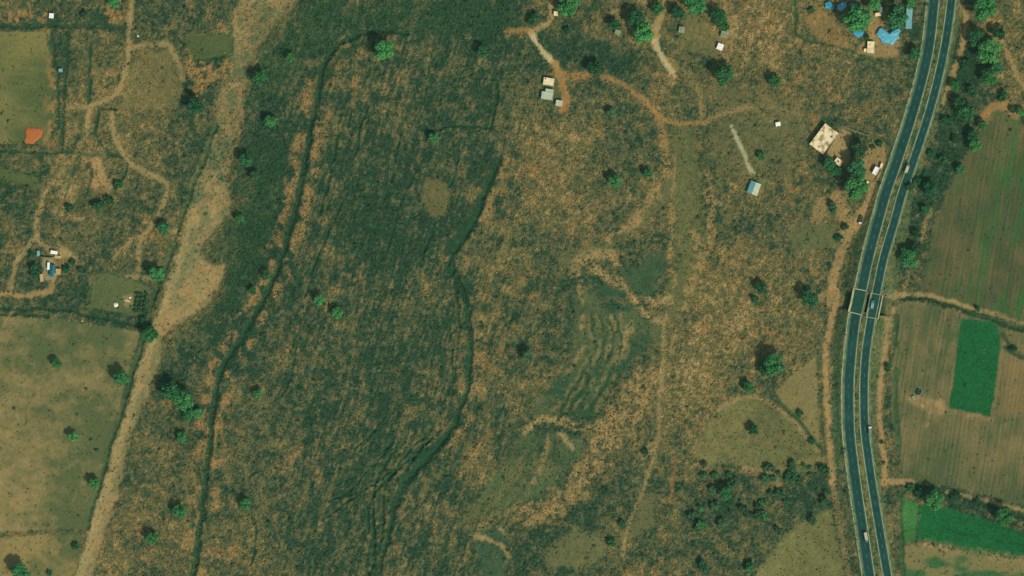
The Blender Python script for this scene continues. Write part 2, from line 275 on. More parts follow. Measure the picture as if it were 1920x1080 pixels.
# --- dark ditches and hedged banks: (points, width, depth)
for pts, wd, dp, c in [
    ([(760,62),(722,57),(670,66),(628,88),(605,130),(596,185),(580,260),(566,340),(545,430),(515,520),(480,590),(447,642),(415,700),(402,755),(393,830),(380,950),(362,1082),(350,1180)], 16, 1.6, DKGRN),
    ([(938,296),(912,355),(898,400),(872,445),(845,492),(868,545),(880,620),(881,690),(872,745),(842,810),(800,862),(760,905),(738,960),(722,1020),(708,1085),(700,1180)], 16, 1.4, DKGRN),
    ([(905,370),(878,420),(840,470)], 22, .6, DKGRN), ([(845,815),(800,850),(765,895)], 20, .6, DKGRN),
    ([(795,264),(808,245),(860,237),(925,240)], 9, .9, DKGRN), ([(932,160),(928,200),(920,245)], 6, .7, DKGRN),
    ([(793,300),(770,340),(745,400),(728,460),(705,510)], 7, .7, DKGRN), ([(690,195),(675,240),(668,290)], 5, .5, DKGRN), ([(660,205),(652,240)], 5, .5, DKGRN),
    ([(815,420),(800,460),(790,485)], 6, .5, DKGRN), ([(812,820),(770,860),(700,930),(690,1000)], 6, .5, DKGRN), ([(735,830),(700,870),(660,880)], 4, .4, DKGRN), ([(700,940),(700,1080)], 6, .5, DKGRN),
    ([(690,880),(660,915),(610,945)], 4, .4, DKGRN), ([(720,785),(690,820),(672,845)], 4, .4, DKGRN), ([(850,500),(860,640),(845,740)], 5, .4, DKGRN),
    ([(805,828),(775,862),(758,885)], 4, .6, DKGRN), ([(792,822),(745,872),(706,905)], 4, .5, DKGRN), ([(735,850),(706,900),(702,960),(704,1090)], 6, .7, DKGRN), ([(750,870),(722,920),(716,1000),(690,1090)], 5, .6, DKGRN), ([(605,975),(645,945),(688,912)], 4, .5, DKGRN), ([(610,940),(660,925),(700,908)], 3, .4, DKGRN),
    ([(585,912),(600,888)], 3, .4, DKGRN), ([(622,912),(668,892)], 3, .4, DKGRN), ([(655,862),(670,835),(702,808)], 4, .4, DKGRN), ([(695,862),(732,838)], 3, .4, DKGRN), ([(430,922),(455,900),(482,884)], 3, .4, DKGRN), ([(470,950),(478,1000),(472,1060)], 4, .4, DKGRN), ([(424,742),(408,800),(400,870)], 3, .3, col(140, 112, 64)),
    ([(640,200),(625,300),(600,400)], 4, .4, DKGRN), ([(750,250),(735,330),(715,380)], 4, .4, DKGRN), ([(860,280),(850,330),(838,350)], 5, .4, DKGRN), ([(640,380),(600,470),(570,560)], 4, .4, DKGRN), ([(560,640),(540,720),(520,760)], 4, .3, DKGRN), ([(840,600),(850,680),(838,740)], 4, .4, DKGRN), ([(905,130),(880,145),(930,150)], 4, .4, DKGRN),
    ([(405,235),(385,290),(355,370),(335,430),(312,500),(292,548),(276,612)], 10, 1.0, col(58, 80, 46)),
    ([(273,628),(252,690),(238,740),(212,822),(188,905),(164,990)], 9, 1.2, col(56, 78, 46)),
    ([(-130,570),(0,578),(100,580),(200,598),(270,614)], 10, .9, DKGRN), ([(-130,590),(0,590),(90,592)], 4, .4, DKGRN),
    ([(127,58),(125,120),(118,200),(117,265)], 11, .8, col(40, 68, 42)), ([(168,84),(167,195)], 9, .8, col(40, 68, 42)), ([(96,60),(104,120),(108,150),(108,240)], 11, .7, col(40, 68, 42)),
    ([(-130,50),(0,49),(130,48),(180,50),(240,54)], 15, .6, col(40, 68, 42)), ([(170,28),(195,30),(196,42),(170,44)], 16, .4, col(40, 68, 42)),
    ([(190,205),(218,206)], 6, .8, DKGRN), ([(186,205),(178,245),(190,272),(202,286),(228,297),(240,310),(222,345)], 8, 1.0, col(40, 68, 42)),
    ([(-130,278),(0,282),(78,286),(134,284)], 8, .6, col(40, 68, 42)), ([(78,292),(76,340)], 8, .5, col(40, 68, 42)), ([(120,372),(135,318),(150,290),(190,292)], 7, .6, col(78, 92, 58)),
    ([(325,112),(342,140),(350,168),(362,178)], 9, .7, DKGRN), ([(436,45),(432,92),(402,108),(370,110)], 6, .6, col(52, 78, 46)),
    ([(180,506),(172,540),(164,578)], 4, .6, col(62, 82, 46)), ([(180,506),(215,515),(250,524),(282,535)], 5, .5, col(58, 78, 46)), ([(300,540),(270,590)], 5, .6, col(52, 74, 44)),
    ([(-130,1005),(0,1003),(150,1000)], 3, .4, col(84, 92, 54)), ([(-130,850),(0,852),(90,850)], 3, .25, col(120, 106, 62)), ([(62,738),(52,770),(45,795)], 4, .5, col(80, 88, 52)),
    ([(1448,734),(1490,782),(1535,838)], 9, .6, col(58, 82, 46)), ([(1497,-60),(1490,30),(1500,68),(1560,84),(1620,105),(1640,118)], 9, .6, col(56, 78, 46)),
    ([(1690,560),(1742,562),(1832,590),(1920,620),(2050,650)], 12, 1.0, col(28, 58, 34)), ([(1700,912),(1762,920),(1830,940),(1920,968),(2050,1000)], 15, .9, col(32, 62, 38)),
    ([(1684,590),(1680,650)], 8, .5, col(36, 66, 38)), ([(1885,652),(1920,668),(2050,700)], 10, .6, col(34, 64, 38)), ([(1880,625),(1895,650)], 8, .5, col(36, 66, 38)), ([(1690,925),(1691,1000),(1694,1180)], 9, .6, col(52, 78, 46)), ([(1678,590),(1676,650)], 5, .5, col(52, 78, 46)), ([(1723,947),(1718,1012)], 5, .5, col(30, 70, 40)),
    ([(1541,648),(1539,760),(1542,830),(1550,870)], 5, .6, col(70, 78, 44)), ([(1678,690),(1680,770),(1684,850)], 12, .4, col(56, 82, 48)), ([(1780,968),(1850,985),(1920,1002)], 3, .4, col(22, 76, 38)), ([(1770,990),(1850,1008),(1920,1022)], 3, .4, col(22, 76, 38)),
    ([(1815,590),(1920,612)], 3, .3, col(60, 80, 46)), ([(-130,330),(0,336),(78,356)], 3, .5, col(52, 74, 42)), ([(-130,310),(0,314),(78,330)], 3, .5, col(52, 74, 42)),
    ([(1600,610),(1572,640),(1566,760),(1572,880)], 13, .3, col(60, 86, 52))]:
    if wd <= 6 and c is DKGRN: wd, dp = wd * 1.3 + .5, dp + .6
    b, d = line_d(pts, wd * 1.6 + 4, 9)
    d = d + 5 * (n_fin[b] - .5)
    M = np.zeros(PX.shape); d = d * (.75 + .6 * n_mid[b] + .25 * n_str[b]); M[b] = 1 - sstep(wd / 2 - 3, wd / 2 + 3, d); paint(M * np.clip(.15 + 1.1 * n_str + .7 * n_fin, .45 if wd > 9 else .8, 1), c, .95, None, .25); ROUGH = ROUGH * (1 - (.3 if wd > 9 else .85) * M)
    Z[b] += -dp * (1 - sstep(0, wd / 2, d)) + dp * .25 * np.exp(-((d - wd * .75) / (wd * .22 + 1)) ** 2)
# --- tracks and footpaths: (points, width, colour, strength, is a separate piece)
for pts, wd, c, a, sep in [
    ([(1031,-80),(1032,0),(1035,28),(1028,44),(996,60)], 8, SAND, 1.1, 1), ([(996,60),(1014,90),(1044,130)], 7, PALE, 1.15, 1), ([(996,60),(975,56),(950,60)], 8, ORANGE, .7, 0), ([(1040,122),(1052,150),(1062,185),(1052,202)], 14, ORANGE, .9, 1), ([(1055,142),(1080,142),(1102,142)], 16, ORANGE, .8, 0),
    ([(1128,142),(1165,158),(1200,180),(1228,208),(1250,225),(1290,232),(1326,229)], 8, ORANGE, .85, 1), ([(1326,229),(1350,214),(1400,200)], 8, SAND2, .65, 1), ([(1400,200),(1450,200),(1500,214)], 9, SAND2, .3, 0), ([(1228,208),(1240,240),(1250,290)], 12, ORANGE, .6, 0),
    ([(1252,-80),(1250,0),(1240,24),(1230,60),(1228,84)], 11, SAND, 1.05, 1), ([(1228,80),(1245,113),(1264,142)], 9, PALE, 1.2, 1), ([(1254,112),(1290,148),(1312,178),(1318,220)], 10, col(134, 116, 64), .7, 1), ([(1264,143),(1225,140)], 10, ORANGE, .5, 0),
    ([(1568,572),(1560,600),(1551,640),(1549,700),(1552,780),(1556,850),(1562,905)], 10, SAND2, .95, 1), ([(1500,870),(1540,862),(1560,858)], 9, col(140, 120, 70), .7, 0), ([(1560,900),(1570,960),(1580,1010),(1592,1080)], 8, SAND2, .45, 0),
    ([(1572,560),(1560,535),(1568,505),(1578,470),(1598,432),(1622,392),(1640,352)], 16, SAND2, .9, 1), ([(1530,560),(1565,545)], 14, SAND2, .6, 0), ([(1570,370),(1580,400),(1600,420)], 26, SAND2, .7, 0), ([(1540,380),(1530,410)], 22, SAND2, .6, 0),
    ([(1662,592),(1660,650),(1651,720),(1650,780),(1655,840),(1660,895)], 9, SAND2, .95, 1), ([(1640,905),(1668,904),(1708,904)], 12, SAND2, .9, 1), ([(1560,566),(1610,566),(1640,572),(1670,580)], 18, SAND2, .8, 1), ([(1655,560),(1690,552)], 14, SAND, .8, 0),
    ([(1672,592),(1670,650)], 3, SAND, .7, 0),
    ([(247,-80),(246,0),(242,60),(240,110),(228,158),(204,186),(172,204),(165,235)], 9, SAND, .9, 1), ([(165,235),(150,275),(110,330),(84,362)], 6, SAND, .5, 0), ([(84,362),(70,410),(68,438),(80,460),(110,474),(140,486)], 7, SAND, .85, 1), ([(68,440),(40,478),(24,512),(18,540)], 8, SAND, .8, 1), ([(44,455),(36,480)], 6, SAND, .6, 0),
    ([(240,92),(272,84),(314,84),(330,110),(344,150)], 8, SAND, .75, 1), ([(172,202),(126,202)], 6, SAND, .7, 0), ([(210,216),(214,250),(238,300),(275,325),(312,344),(306,382),(286,420),(264,455),(258,505)], 7, SAND, .85, 1), ([(245,452),(214,484)], 5, SAND, .8, 0), ([(240,518),(285,522)], 7, SAND, .7, 0),
    ([(-130,556),(0,550),(38,556),(70,552),(92,544),(102,522)], 8, SAND2, .9, 1), ([(0,470),(36,474)], 4, SAND, .5, 0), ([(30,575),(6,612)], 4, SAND, .5, 0), ([(112,462),(146,484)], 6, SAND, .7, 0),
    ([(1796,10),(1812,34),(1806,80),(1790,130),(1770,190)], 9, SAND2, .85, 1), ([(1850,30),(1876,70),(1892,110),(1930,172),(2050,260)], 7, SAND2, .8, 1), ([(1745,395),(1736,420),(1728,450)], 7, SAND2, .6, 0), ([(1400,880),(1440,890),(1460,905)], 14, SAND2, .6, 0),
    ([(1690,553),(1742,555),(1832,580),(1920,606),(2050,640)], 5, SAND, .85, 1), ([(1775,922),(1840,936),(1920,958),(2050,990)], 4, SAND, .8, 1), ([(1700,530),(1712,470)], 5, SAND, .5, 0),
    ([(1245,600),(1242,700),(1236,780),(1228,850),(1204,925),(1178,985),(1170,1040)], 5, SAND, .6, 1), ([(1266,860),(1258,940)], 5, col(156, 112, 62), .5, 0), ([(905,1010),(940,1022),(955,1045)], 5, SAND, .8, 0), ([(895,1005),(906,1010)], 12, SAND, .8, 0),
    ([(1372,238),(1390,280),(1411,324)], 6, col(166, 158, 114), 1.2, 1), ([(1500,222),(1512,262)], 5, col(118, 116, 72), .5, 0)]:
    M = line_m(pts, wd * .9, 4.0, 7.0) * np.clip(.55 + .8 * n_mid, 0, 1); M = np.clip(M * max(a, 1), 0, 1); a = min(a, 1); paint(M, c, a, 1 - a, .12); Z -= .12 * M
    if sep: flatten(M, .6); piece('dirt_path', M * a, .4)
# --- yards
for pts, c, a in [([(1578,237),(1594,250),(1588,272),(1596,296),(1584,312),(1552,306),(1548,288)], col(156, 134, 84), .9), ([(1606,282),(1630,270),(1660,266),(1664,290),(1650,340),(1620,342),(1612,310)], SAND2, .75),
                  ([(80,484),(106,486),(106,520),(98,530),(80,522)], col(150, 138, 94), .85), ([(80,468),(128,470),(140,484),(110,482)], SAND, .7), ([(1606,100),(1624,72),(1632,20),(1650,30),(1650,60),(1690,70),(1684,108),(1640,108)], SAND2, .7), ([(1530,8),(1560,30),(1600,92),(1540,78),(1505,40)], ORANGE, .45),
                  ([(1012,140),(1045,148),(1050,185),(1062,205),(1042,206),(1010,195)], col(92, 96, 60), .5), ([(1048,196),(1062,190),(1066,206),(1052,212)], col(164, 106, 58), .8), ([(1345,46),(1372,50),(1366,100),(1340,96)], ORANGE, .4), ([(228,556),(246,552),(250,572),(236,576)], SAND, .6),
                  ([(1265,60),(1300,20),(1340,60),(1345,110),(1270,90)], col(110, 106, 60), .5), ([(1398,330),(1432,336),(1428,372),(1404,368)], col(118, 114, 70), .5)]:
    paint(poly_m(pts, 4, 8), c, a, .2)
# --- highway embankment and underpass
mid = road_mid(PY); cosr = 1 / np.sqrt(1 + np.gradient(road_mid(gy), gy) ** 2)[:, None]
dr = np.abs(PX - mid) * cosr * S; hr = road_h(PY)
emb = 1 - np.clip((dr - 13.4) / (1.5 * hr + .6), 0, 1)
near = dr < 13.4 + 1.5 * hr + .6
Z = np.where(near, hr * emb - np.where(dr < 13.2, .22, 0.0) * np.minimum(emb, 1) + (1 - emb) * Z, Z)
paint(np.where(near & (emb > .02), 1.0, 0) * (dr > 12.9), col(70, 90, 54), .55, .5); ROUGH = np.where(dr < 12.6, np.where(dr < 1.5, .95, 0), ROUGH)
MED = (np.abs(PX - mid) * cosr * S < 2.1).astype(float)
paint(np.where(dr < 13.4, 1.0, 0), ramp(np.clip(.5 + 1.6 * (n_fin - .5) + 1.2 * (n_mid - .5), 0, 1), [(0, col(48, 78, 46)), (.5, col(84, 92, 54)), (1, col(116, 110, 64))]), .9, None)
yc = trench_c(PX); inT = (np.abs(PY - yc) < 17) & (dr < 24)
Z = np.where(inT, np.minimum(Z, -.05), Z); paint(inT.astype(float) * (1 - sstep(14.5, 19.5, dr + 4 * (n_fin - .5))), col(40, 66, 44), .9, 0)  # trench floor darkened: shade beside and between the decks painted into its colour
piece('embankment', np.where(near & (emb > .05) & ~inT, 1.0, 0))
def zat(px, py):
    u = np.clip((np.asarray(px, float) - X0) / ST, 0, NX - 1.001); v = np.clip((np.asarray(py, float) - Y0) / ST, 0, NY - 1.001)
    i = u.astype(int); j = v.astype(int); fu = u - i; fv = v - j
    return (Z[j, i] * (1 - fu) + Z[j, i + 1] * fu) * (1 - fv) + (Z[j + 1, i] * (1 - fu) + Z[j + 1, i + 1] * fu) * fv
def gat(A, px, py):
    return A[np.clip(((np.asarray(py) - Y0) / ST + .5).astype(int), 0, NY - 1), np.clip(((np.asarray(px) - X0) / ST + .5).astype(int), 0, NX - 1)]
# ------------------------------------------------------------------ materials
def newmat(name):
    m = bpy.data.materials.new(name); m.use_nodes = True; n = m.node_tree
    b = n.nodes['Principled BSDF']; b.inputs['Specular IOR Level'].default_value = .15
    return m, n, b
def mat(name, c, rough=.85, c2=None, scale=.8, lo=.35, hi=.65, detail=4, bump=0.0, metal=0.0, rnd=0.0, spec=None):
    """base colour c, blotched with c2 by world-space noise"""
    m, n, b = newmat(name); L = n.links.new
    b.inputs['Roughness'].default_value = rough; b.inputs['Metallic'].default_value = metal
    if spec is not None: b.inputs['Specular IOR Level'].default_value = spec
    c = np.asarray(c); c2 = c * .75 if c2 is None else np.asarray(c2)
    geo = n.nodes.new('ShaderNodeNewGeometry'); tex = n.nodes.new('ShaderNodeTexNoise'); tex.inputs['Scale'].default_value = scale; tex.inputs['Detail'].default_value = detail
    L(geo.outputs['Position'], tex.inputs['Vector'])
    rp = n.nodes.new('ShaderNodeValToRGB'); rp.color_ramp.elements[0].position = lo; rp.color_ramp.elements[1].position = hi
    rp.color_ramp.elements[0].color = (*c2, 1); rp.color_ramp.elements[1].color = (*c, 1)
    L(tex.outputs['Fac'], rp.inputs['Fac']); out = rp.outputs['Color']
    if rnd:
        oi = n.nodes.new('ShaderNodeObjectInfo'); hs = n.nodes.new('ShaderNodeHueSaturation'); mr = n.nodes.new('ShaderNodeMapRange')
        mr.inputs[3].default_value = 1 - rnd; mr.inputs[4].default_value = 1 + rnd
        L(oi.outputs['Random'], mr.inputs[0]); L(mr.outputs[0], hs.inputs['Value'])
        mr2 = n.nodes.new('ShaderNodeMapRange'); mr2.inputs[3].default_value = .5 - rnd * .06; mr2.inputs[4].default_value = .5 + rnd * .06
        ml = n.nodes.new('ShaderNodeMath'); ml.operation = 'FRACT'; m9 = n.nodes.new('ShaderNodeMath'); m9.operation = 'MULTIPLY'; m9.inputs[1].default_value = 7.31
        L(oi.outputs['Random'], m9.inputs[0]); L(m9.outputs[0], ml.inputs[0]); L(ml.outputs[0], mr2.inputs[0]); L(mr2.outputs[0], hs.inputs['Hue'])
        L(out, hs.inputs['Color']); out = hs.outputs['Color']
    L(out, b.inputs['Base Color'])
    if bump:
        bp = n.nodes.new('ShaderNodeBump'); bp.inputs['Strength'].default_value = bump; bp.inputs['Distance'].default_value = .1
        L(tex.outputs['Fac'], bp.inputs['Height']); L(bp.outputs[0], b.inputs['Normal'])
    return m
def leafmat(name, c, c2, rnd=.22, trans=.25):
    m = mat(name, c, .7, c2, .55, .35, .65, 3, rnd=rnd, spec=.2)
    return m
def gmat():
    m, n, b = newmat('ground cover'); L = n.links.new; b.inputs['Roughness'].default_value = .95; b.inputs['Specular IOR Level'].default_value = .1
    at = n.nodes.new('ShaderNodeAttribute'); at.attribute_name = 'cover'
    geo = n.nodes.new('ShaderNodeNewGeometry')
    def nz(sc, det, off):
        mp = n.nodes.new('ShaderNodeMapping'); mp.inputs['Location'].default_value = (off, off * .7, 0); mp.inputs['Rotation'].default_value = (0, 0, R(-16)); mp.inputs['Scale'].default_value = (1.25, .8, 1); L(geo.outputs['Position'], mp.inputs['Vector'])
        t = n.nodes.new('ShaderNodeTexNoise'); t.inputs['Scale'].default_value = sc; t.inputs['Detail'].default_value = det; t.inputs['Roughness'].default_value = .65; L(mp.outputs[0], t.inputs['Vector']); return t
    t1, t2 = nz(.42, 5, 0), nz(.30, 4, 57)
    def rng_(t, lo, hi):
        m_ = n.nodes.new('ShaderNodeMapRange'); m_.inputs[1].default_value = .32; m_.inputs[2].default_value = .68; m_.inputs[3].default_value = lo; m_.inputs[4].default_value = hi; L(t.outputs['Fac'], m_.inputs[0]); return m_.outputs[0]
    v = rng_(t1, -.48, .62); u = rng_(t2, -.30, .30)             # light-dark, and green-brown, scaled by how rough the cover is
    vm = n.nodes.new('ShaderNodeMath'); vm.operation = 'MULTIPLY_ADD'; L(v, vm.inputs[0]); L(at.outputs['Alpha'], vm.inputs[1]); vm.inputs[2].default_value = 1.0
    um = n.nodes.new('ShaderNodeMath'); um.operation = 'MULTIPLY'; L(u, um.inputs[0]); L(at.outputs['Alpha'], um.inputs[1])
    ad = n.nodes.new('ShaderNodeVectorMath'); ad.operation = 'MULTIPLY_ADD'; cb = n.nodes.new('ShaderNodeCombineXYZ')
    for k_ in range(3): L(um.outputs[0], cb.inputs[k_])
    L(cb.outputs[0], ad.inputs[0]); ad.inputs[1].default_value = (1.0, -.1, .1); ad.inputs[2].default_value = (1, 1, 1)
    mx = n.nodes.new('ShaderNodeVectorMath'); mx.operation = 'SCALE'; L(at.outputs['Color'], mx.inputs[0]); L(vm.outputs[0], mx.inputs['Scale'])
    m2 = n.nodes.new('ShaderNodeVectorMath'); m2.operation = 'MULTIPLY'; L(mx.outputs[0], m2.inputs[0]); L(ad.outputs[0], m2.inputs[1])
    L(m2.outputs[0], b.inputs['Base Color'])
    bp = n.nodes.new('ShaderNodeBump'); bp.inputs['Strength'].default_value = .6; bp.inputs['Distance'].default_value = .35
    L(t1.outputs['Fac'], bp.inputs['Height']); L(bp.outputs[0], b.inputs['Normal'])
    return m
M_GROUND = gmat()
# ------------------------------------------------------------------ ground pieces
def link(o, parent=None, kind=None):
    C.objects.link(o)
    if parent: o.parent = parent
    if kind: o['kind'] = kind
    return o
def np_mesh(name, V, Fq, color=None, smooth=True):
    me = bpy.data.meshes.new(name); k = Fq.shape[1]
    me.vertices.add(len(V)); me.vertices.foreach_set('co', np.ascontiguousarray(V, np.float32).ravel())
    me.loops.add(Fq.size); me.loops.foreach_set('vertex_index', np.ascontiguousarray(Fq, np.int32).ravel())
    me.polygons.add(len(Fq)); me.polygons.foreach_set('loop_start', np.arange(0, Fq.size, k, dtype=np.int32))
    me.polygons.foreach_set('loop_total', np.full(len(Fq), k, np.int32))
    me.polygons.foreach_set('use_smooth', np.full(len(Fq), smooth))
    if color is not None:
        a = me.attributes.new('cover', 'FLOAT_COLOR', 'POINT')
        a.data.foreach_set('color', np.concatenate([color[:, :3], color[:, 3:4] if color.shape[1] > 3 else np.ones((len(V), 1))], 1).astype(np.float32).ravel())
    me.update(); me.validate(); return me
VV = np.stack([(PX - 960) * S, (540 - PY) * S, Z], -1).reshape(-1, 3); CC = np.concatenate([np.clip(RGB, .003, .8), np.clip(.25 + .75 * ROUGH, 0, 1)[..., None]], -1).reshape(-1, 4)
idx = np.arange(NX * NY).reshape(NY, NX)
Q = np.stack([idx[1:, :-1], idx[1:, 1:], idx[:-1, 1:], idx[:-1, :-1]], -1).reshape(-1, 4)
QL = LAB[:-1, :-1].reshape(-1)
for li, nm in enumerate(LABN):
    f = Q[QL == li]
    if not len(f): continue
    used, inv = np.unique(f, return_inverse=True)
    me = np_mesh(nm, VV[used], inv.reshape(-1, 4), CC[used]); me.materials.append(M_GROUND)
    link(bpy.data.objects.new(nm, me), None, 'structure')
# the land beyond the surveyed part, out to the horizon
a0, a1, b0, b1, BIG = (X0 - 960) * S + 2, (X1 - 960) * S - 2, (540 - Y1) * S + 2, (540 - Y0) * S - 2, 4400
V = np.array([(-BIG,-BIG,-1.2),(BIG,-BIG,-1.2),(BIG,BIG,-1.2),(-BIG,BIG,-1.2),(a0,b0,-1.2),(a1,b0,-1.2),(a1,b1,-1.2),(a0,b1,-1.2)], float)
me = np_mesh('terrain', V, np.array([(0,1,5,4),(1,2,6,5),(2,3,7,6),(3,0,4,7)]), None, False)
me.materials.append(mat('far scrub', col(100, 98, 60), .95, col(66, 80, 46), .05, .35, .65, 8)); link(bpy.data.objects.new('terrain', me), None, 'structure')

# ------------------------------------------------------------------ mesh builders
def mk(name, bm, m, parent=None, loc=None, rz=0.0, smooth=False, bevel=0):
    me = bpy.data.meshes.new(name)
    bmesh.ops.recalc_face_normals(bm, faces=bm.faces)
    bm.to_mesh(me); bm.free()
    if smooth:
        for p in me.polygons: p.use_smooth = True
    for x in (m if isinstance(m, (list, tuple)) else [m]): me.materials.append(x)
    o = bpy.data.objects.new(name, me)
    if loc is not None: o.location = loc; o.rotation_euler = (0, 0, rz)
    C.objects.link(o)
    if parent: o.parent = parent
    return o
def box(bm, cx, cy, cz, sx, sy, sz, rz=0.0, mi=0, taper=1.0):
    c, s = math.cos(rz), math.sin(rz); vs = []
    for dz in (-.5, .5):
        t = taper if dz > 0 else 1
        for dx, dy in ((-.5, -.5), (.5, -.5), (.5, .5), (-.5, .5)):
            x, y = dx * sx * t, dy * sy * t
            vs.append(bm.verts.new((cx + x * c - y * s, cy + x * s + y * c, cz + dz * sz)))
    for f in ((3, 2, 1, 0), (4, 5, 6, 7), (0, 1, 5, 4), (1, 2, 6, 5), (2, 3, 7, 6), (3, 0, 4, 7)):
        bm.faces.new([vs[i] for i in f]).material_index = mi
    return vs
def bx(*a, **k):
    bm = bmesh.new(); box(bm, *a, **k); return bm
def tube(bm, p0, p1, r0, r1, n=7, cap=True):
    p0, p1 = Vector(p0), Vector(p1); d = (p1 - p0).normalized(); a = d.orthogonal().normalized(); b = d.cross(a)
    r = [[bm.verts.new(p + (a * math.cos(6.2832 * i / n) + b * math.sin(6.2832 * i / n)) * q) for i in range(n)] for p, q in ((p0, r0), (p1, r1))]
    for i in range(n): bm.faces.new((r[0][i], r[0][(i + 1) % n], r[1][(i + 1) % n], r[1][i]))
    if cap: bm.faces.new(r[0][::-1]); bm.faces.new(r[1])
def thing(name, label, cat, loc=(0, 0, 0), rz=0.0, group=None):
    o = bpy.data.objects.new(name, None); C.objects.link(o); o.location = loc; o.rotation_euler = (0, 0, rz); o.empty_display_size = .5
    return tag(o, label, cat, group)
def tag(o, label, cat, group=None):
    o['label'] = label; o['category'] = cat
    if group: o['group'] = group
    return o
def ground_at(px, py): return float(zat(px, py))

# ------------------------------------------------------------------ highway
M_ASPH = mat('worn asphalt', col(30, 70, 62), .9, col(22, 56, 46), .09, .32, .68, 10, bump=.15)
M_KERB = mat('pale concrete kerb', col(150, 160, 118), .9, col(104, 120, 82), .25, .3, .6, 8)
M_SHLD = mat('gravel shoulder', col(122, 126, 84), .95, col(72, 94, 62), .2, .35, .65, 8)
M_PAINT = mat('road paint', col(100, 150, 142), .7, col(52, 96, 88), 1.2, .35, .6, 5)
M_CONC = mat('weathered concrete', col(190, 180, 138), .9, col(150, 146, 106), .35, .3, .7, 6)
M_CONCD = mat('dark concrete', col(120, 130, 100), .9, col(96, 108, 82), .4, .3, .7, 6)
ys = np.linspace(-84, 1164, 420)
def ribbon(name, fx, o0, o1, zoff, m, parent=None, h=None, yr=None, step=1):
    """strip along the carriageway between offsets o0..o1 (metres from its middle); h = kerb height"""
    yy = ys[::step] if yr is None else np.linspace(yr[0], yr[1], max(4, int((yr[1] - yr[0]) / 6)))
    xx = fx(yy); zz = road_h(yy); dx = np.gradient(xx, yy); nrm = np.sqrt(1 + dx * dx)
    wx, wy = (xx - 960) * S, (540 - yy) * S; nx, ny = 1 / nrm, dx / nrm     # towards +x
    bm = bmesh.new(); rows = []
    for i in range(len(yy)):
        L_ = (wx[i] + nx[i] * o0, wy[i] + ny[i] * o0); R_ = (wx[i] + nx[i] * o1, wy[i] + ny[i] * o1); z = zz[i] + zoff
        if h is None: rows.append([bm.verts.new((*L_, z)), bm.verts.new((*R_, z))])
        else: rows.append([bm.verts.new((*L_, z - .2)), bm.verts.new((*L_, z + h)), bm.verts.new((*R_, z + h)), bm.verts.new((*R_, z - .2))])
    for a, b in zip(rows[:-1], rows[1:]):
        for k in range(len(a) - 1): bm.faces.new((a[k], b[k], b[k + 1], a[k + 1]))
    if h is not None: bm.faces.new(rows[0]); bm.faces.new(rows[-1][::-1])
    for f in bm.faces:
        if f.normal.z < 0: f.normal_flip()
    return mk(name, bm, m, parent)
def dashes(fx, off, parent):
    bm = bmesh.new(); y = -80.0
    while y < 1160:
        r = []
        for t in (0, 7):
            yy = y + t; x = float(fx(yy)); dx = (float(fx(yy + 1)) - x); nr = math.hypot(1, dx)
            for o in (off - .11, off + .11): r.append(bm.verts.new(((x - 960) * S + o / nr, (540 - yy) * S + o * dx / nr, float(road_h(yy)) + .004)))
        bm.faces.new((r[0], r[2], r[3], r[1])); y += 20
    for f in bm.faces:
        f.normal_update()
        if f.normal.z < 0: f.normal_flip()
    o = mk('lane_marking', bm, M_PAINT, parent); o['kind'] = 'stuff'
for fx, (l, r), kin, sh in ((road_w, (-3.9, 4.1), 1, (-6.2, -3.9)), (road_e, (-3.3, 3.3), -1, (3.9, 5.4))):
    rd = ribbon('road', fx, l, r, 0, M_ASPH); rd['kind'] = 'structure'
    for o in (l + .35, r - .5): ribbon('edge_line', fx, o, o + .16, .004, M_PAINT, rd)
    dashes(fx, (l + r) / 2, rd)
    if kin > 0: ribbon('kerb', fx, r, r + .75, 0, M_KERB, rd, .13)
    else: ribbon('kerb', fx, l - .75, l, 0, M_KERB, rd, .13); ribbon('kerb', fx, r, r + .6, 0, M_KERB, rd, .1)
    o = ribbon('road_shoulder', fx, sh[0], sh[1], -.03, M_SHLD); o['kind'] = 'structure'
    if kin > 0: ribbon('edge_strip', fx, -6.5, -5.5, 0, M_KERB, rd, .06)
# underpass: two bridge decks with parapets, joints and abutments
M_DASPH = mat('bridge asphalt', col(34, 74, 58), .9, col(26, 62, 46), .3, .3, .7, 6)
for nm, fx, lo, hi, y0, y1, pl, pr, side in (('road_bridge', road_w, -7.2, 5.6, 543.5, 588, 1.5, .45, 'west'), ('road_bridge', road_e, -4.6, 6.2, 551, 596, .45, 1.0, 'east')):
    ym = (y0 + y1) / 2; base = W(float(fx(ym)), ym, 0)
    t = thing(nm, 'wider left road bridge over the dirt underpass, with a thick pale parapet' if side == 'west' else 'narrower right road bridge over the dirt underpass, with a slim pale outer parapet', 'bridge', base)
    def rb(name, a, b, z, m, h=None, yr=(y0, y1)):
        o = ribbon(name, fx, a, b, z, m, None, h, yr); o.parent = t; o.matrix_parent_inverse = Matrix.Translation(-base); return o
    rb('deck_slab', lo, hi, -.62, M_CONCD, .45)
    rb('road_surface', lo + pl, hi - pr, .012, M_DASPH)
    rb('parapet', lo - .05, lo + pl - .1, .0, M_CONC, 1.0); rb('parapet', hi - pr + .05, hi + .02, .0, M_CONC if side == 'east' else M_KERB, .8)
    for yy in (y0 - .5, y1 - .9): rb('expansion_joint', lo + .1, hi - .1, .016, M_CONC if side == 'west' else M_KERB, None, (yy, yy + 1.5))
    dxm = float(fx(ym + 1) - fx(ym)); ang = math.atan2(dxm, 1)
    for yy in (y0 + 2.5, y1 - 2.5):
        x = float(fx(yy)); H = float(road_h(yy)) - .68; p = W(x, yy) - base; mid_ = (lo + hi) / 2
        o = mk('abutment', bx(p.x + mid_, p.y + mid_ * .17 * -1, H / 2 - .2, hi - lo, 1.6, H + .4, -R(9)), M_CONCD, t)
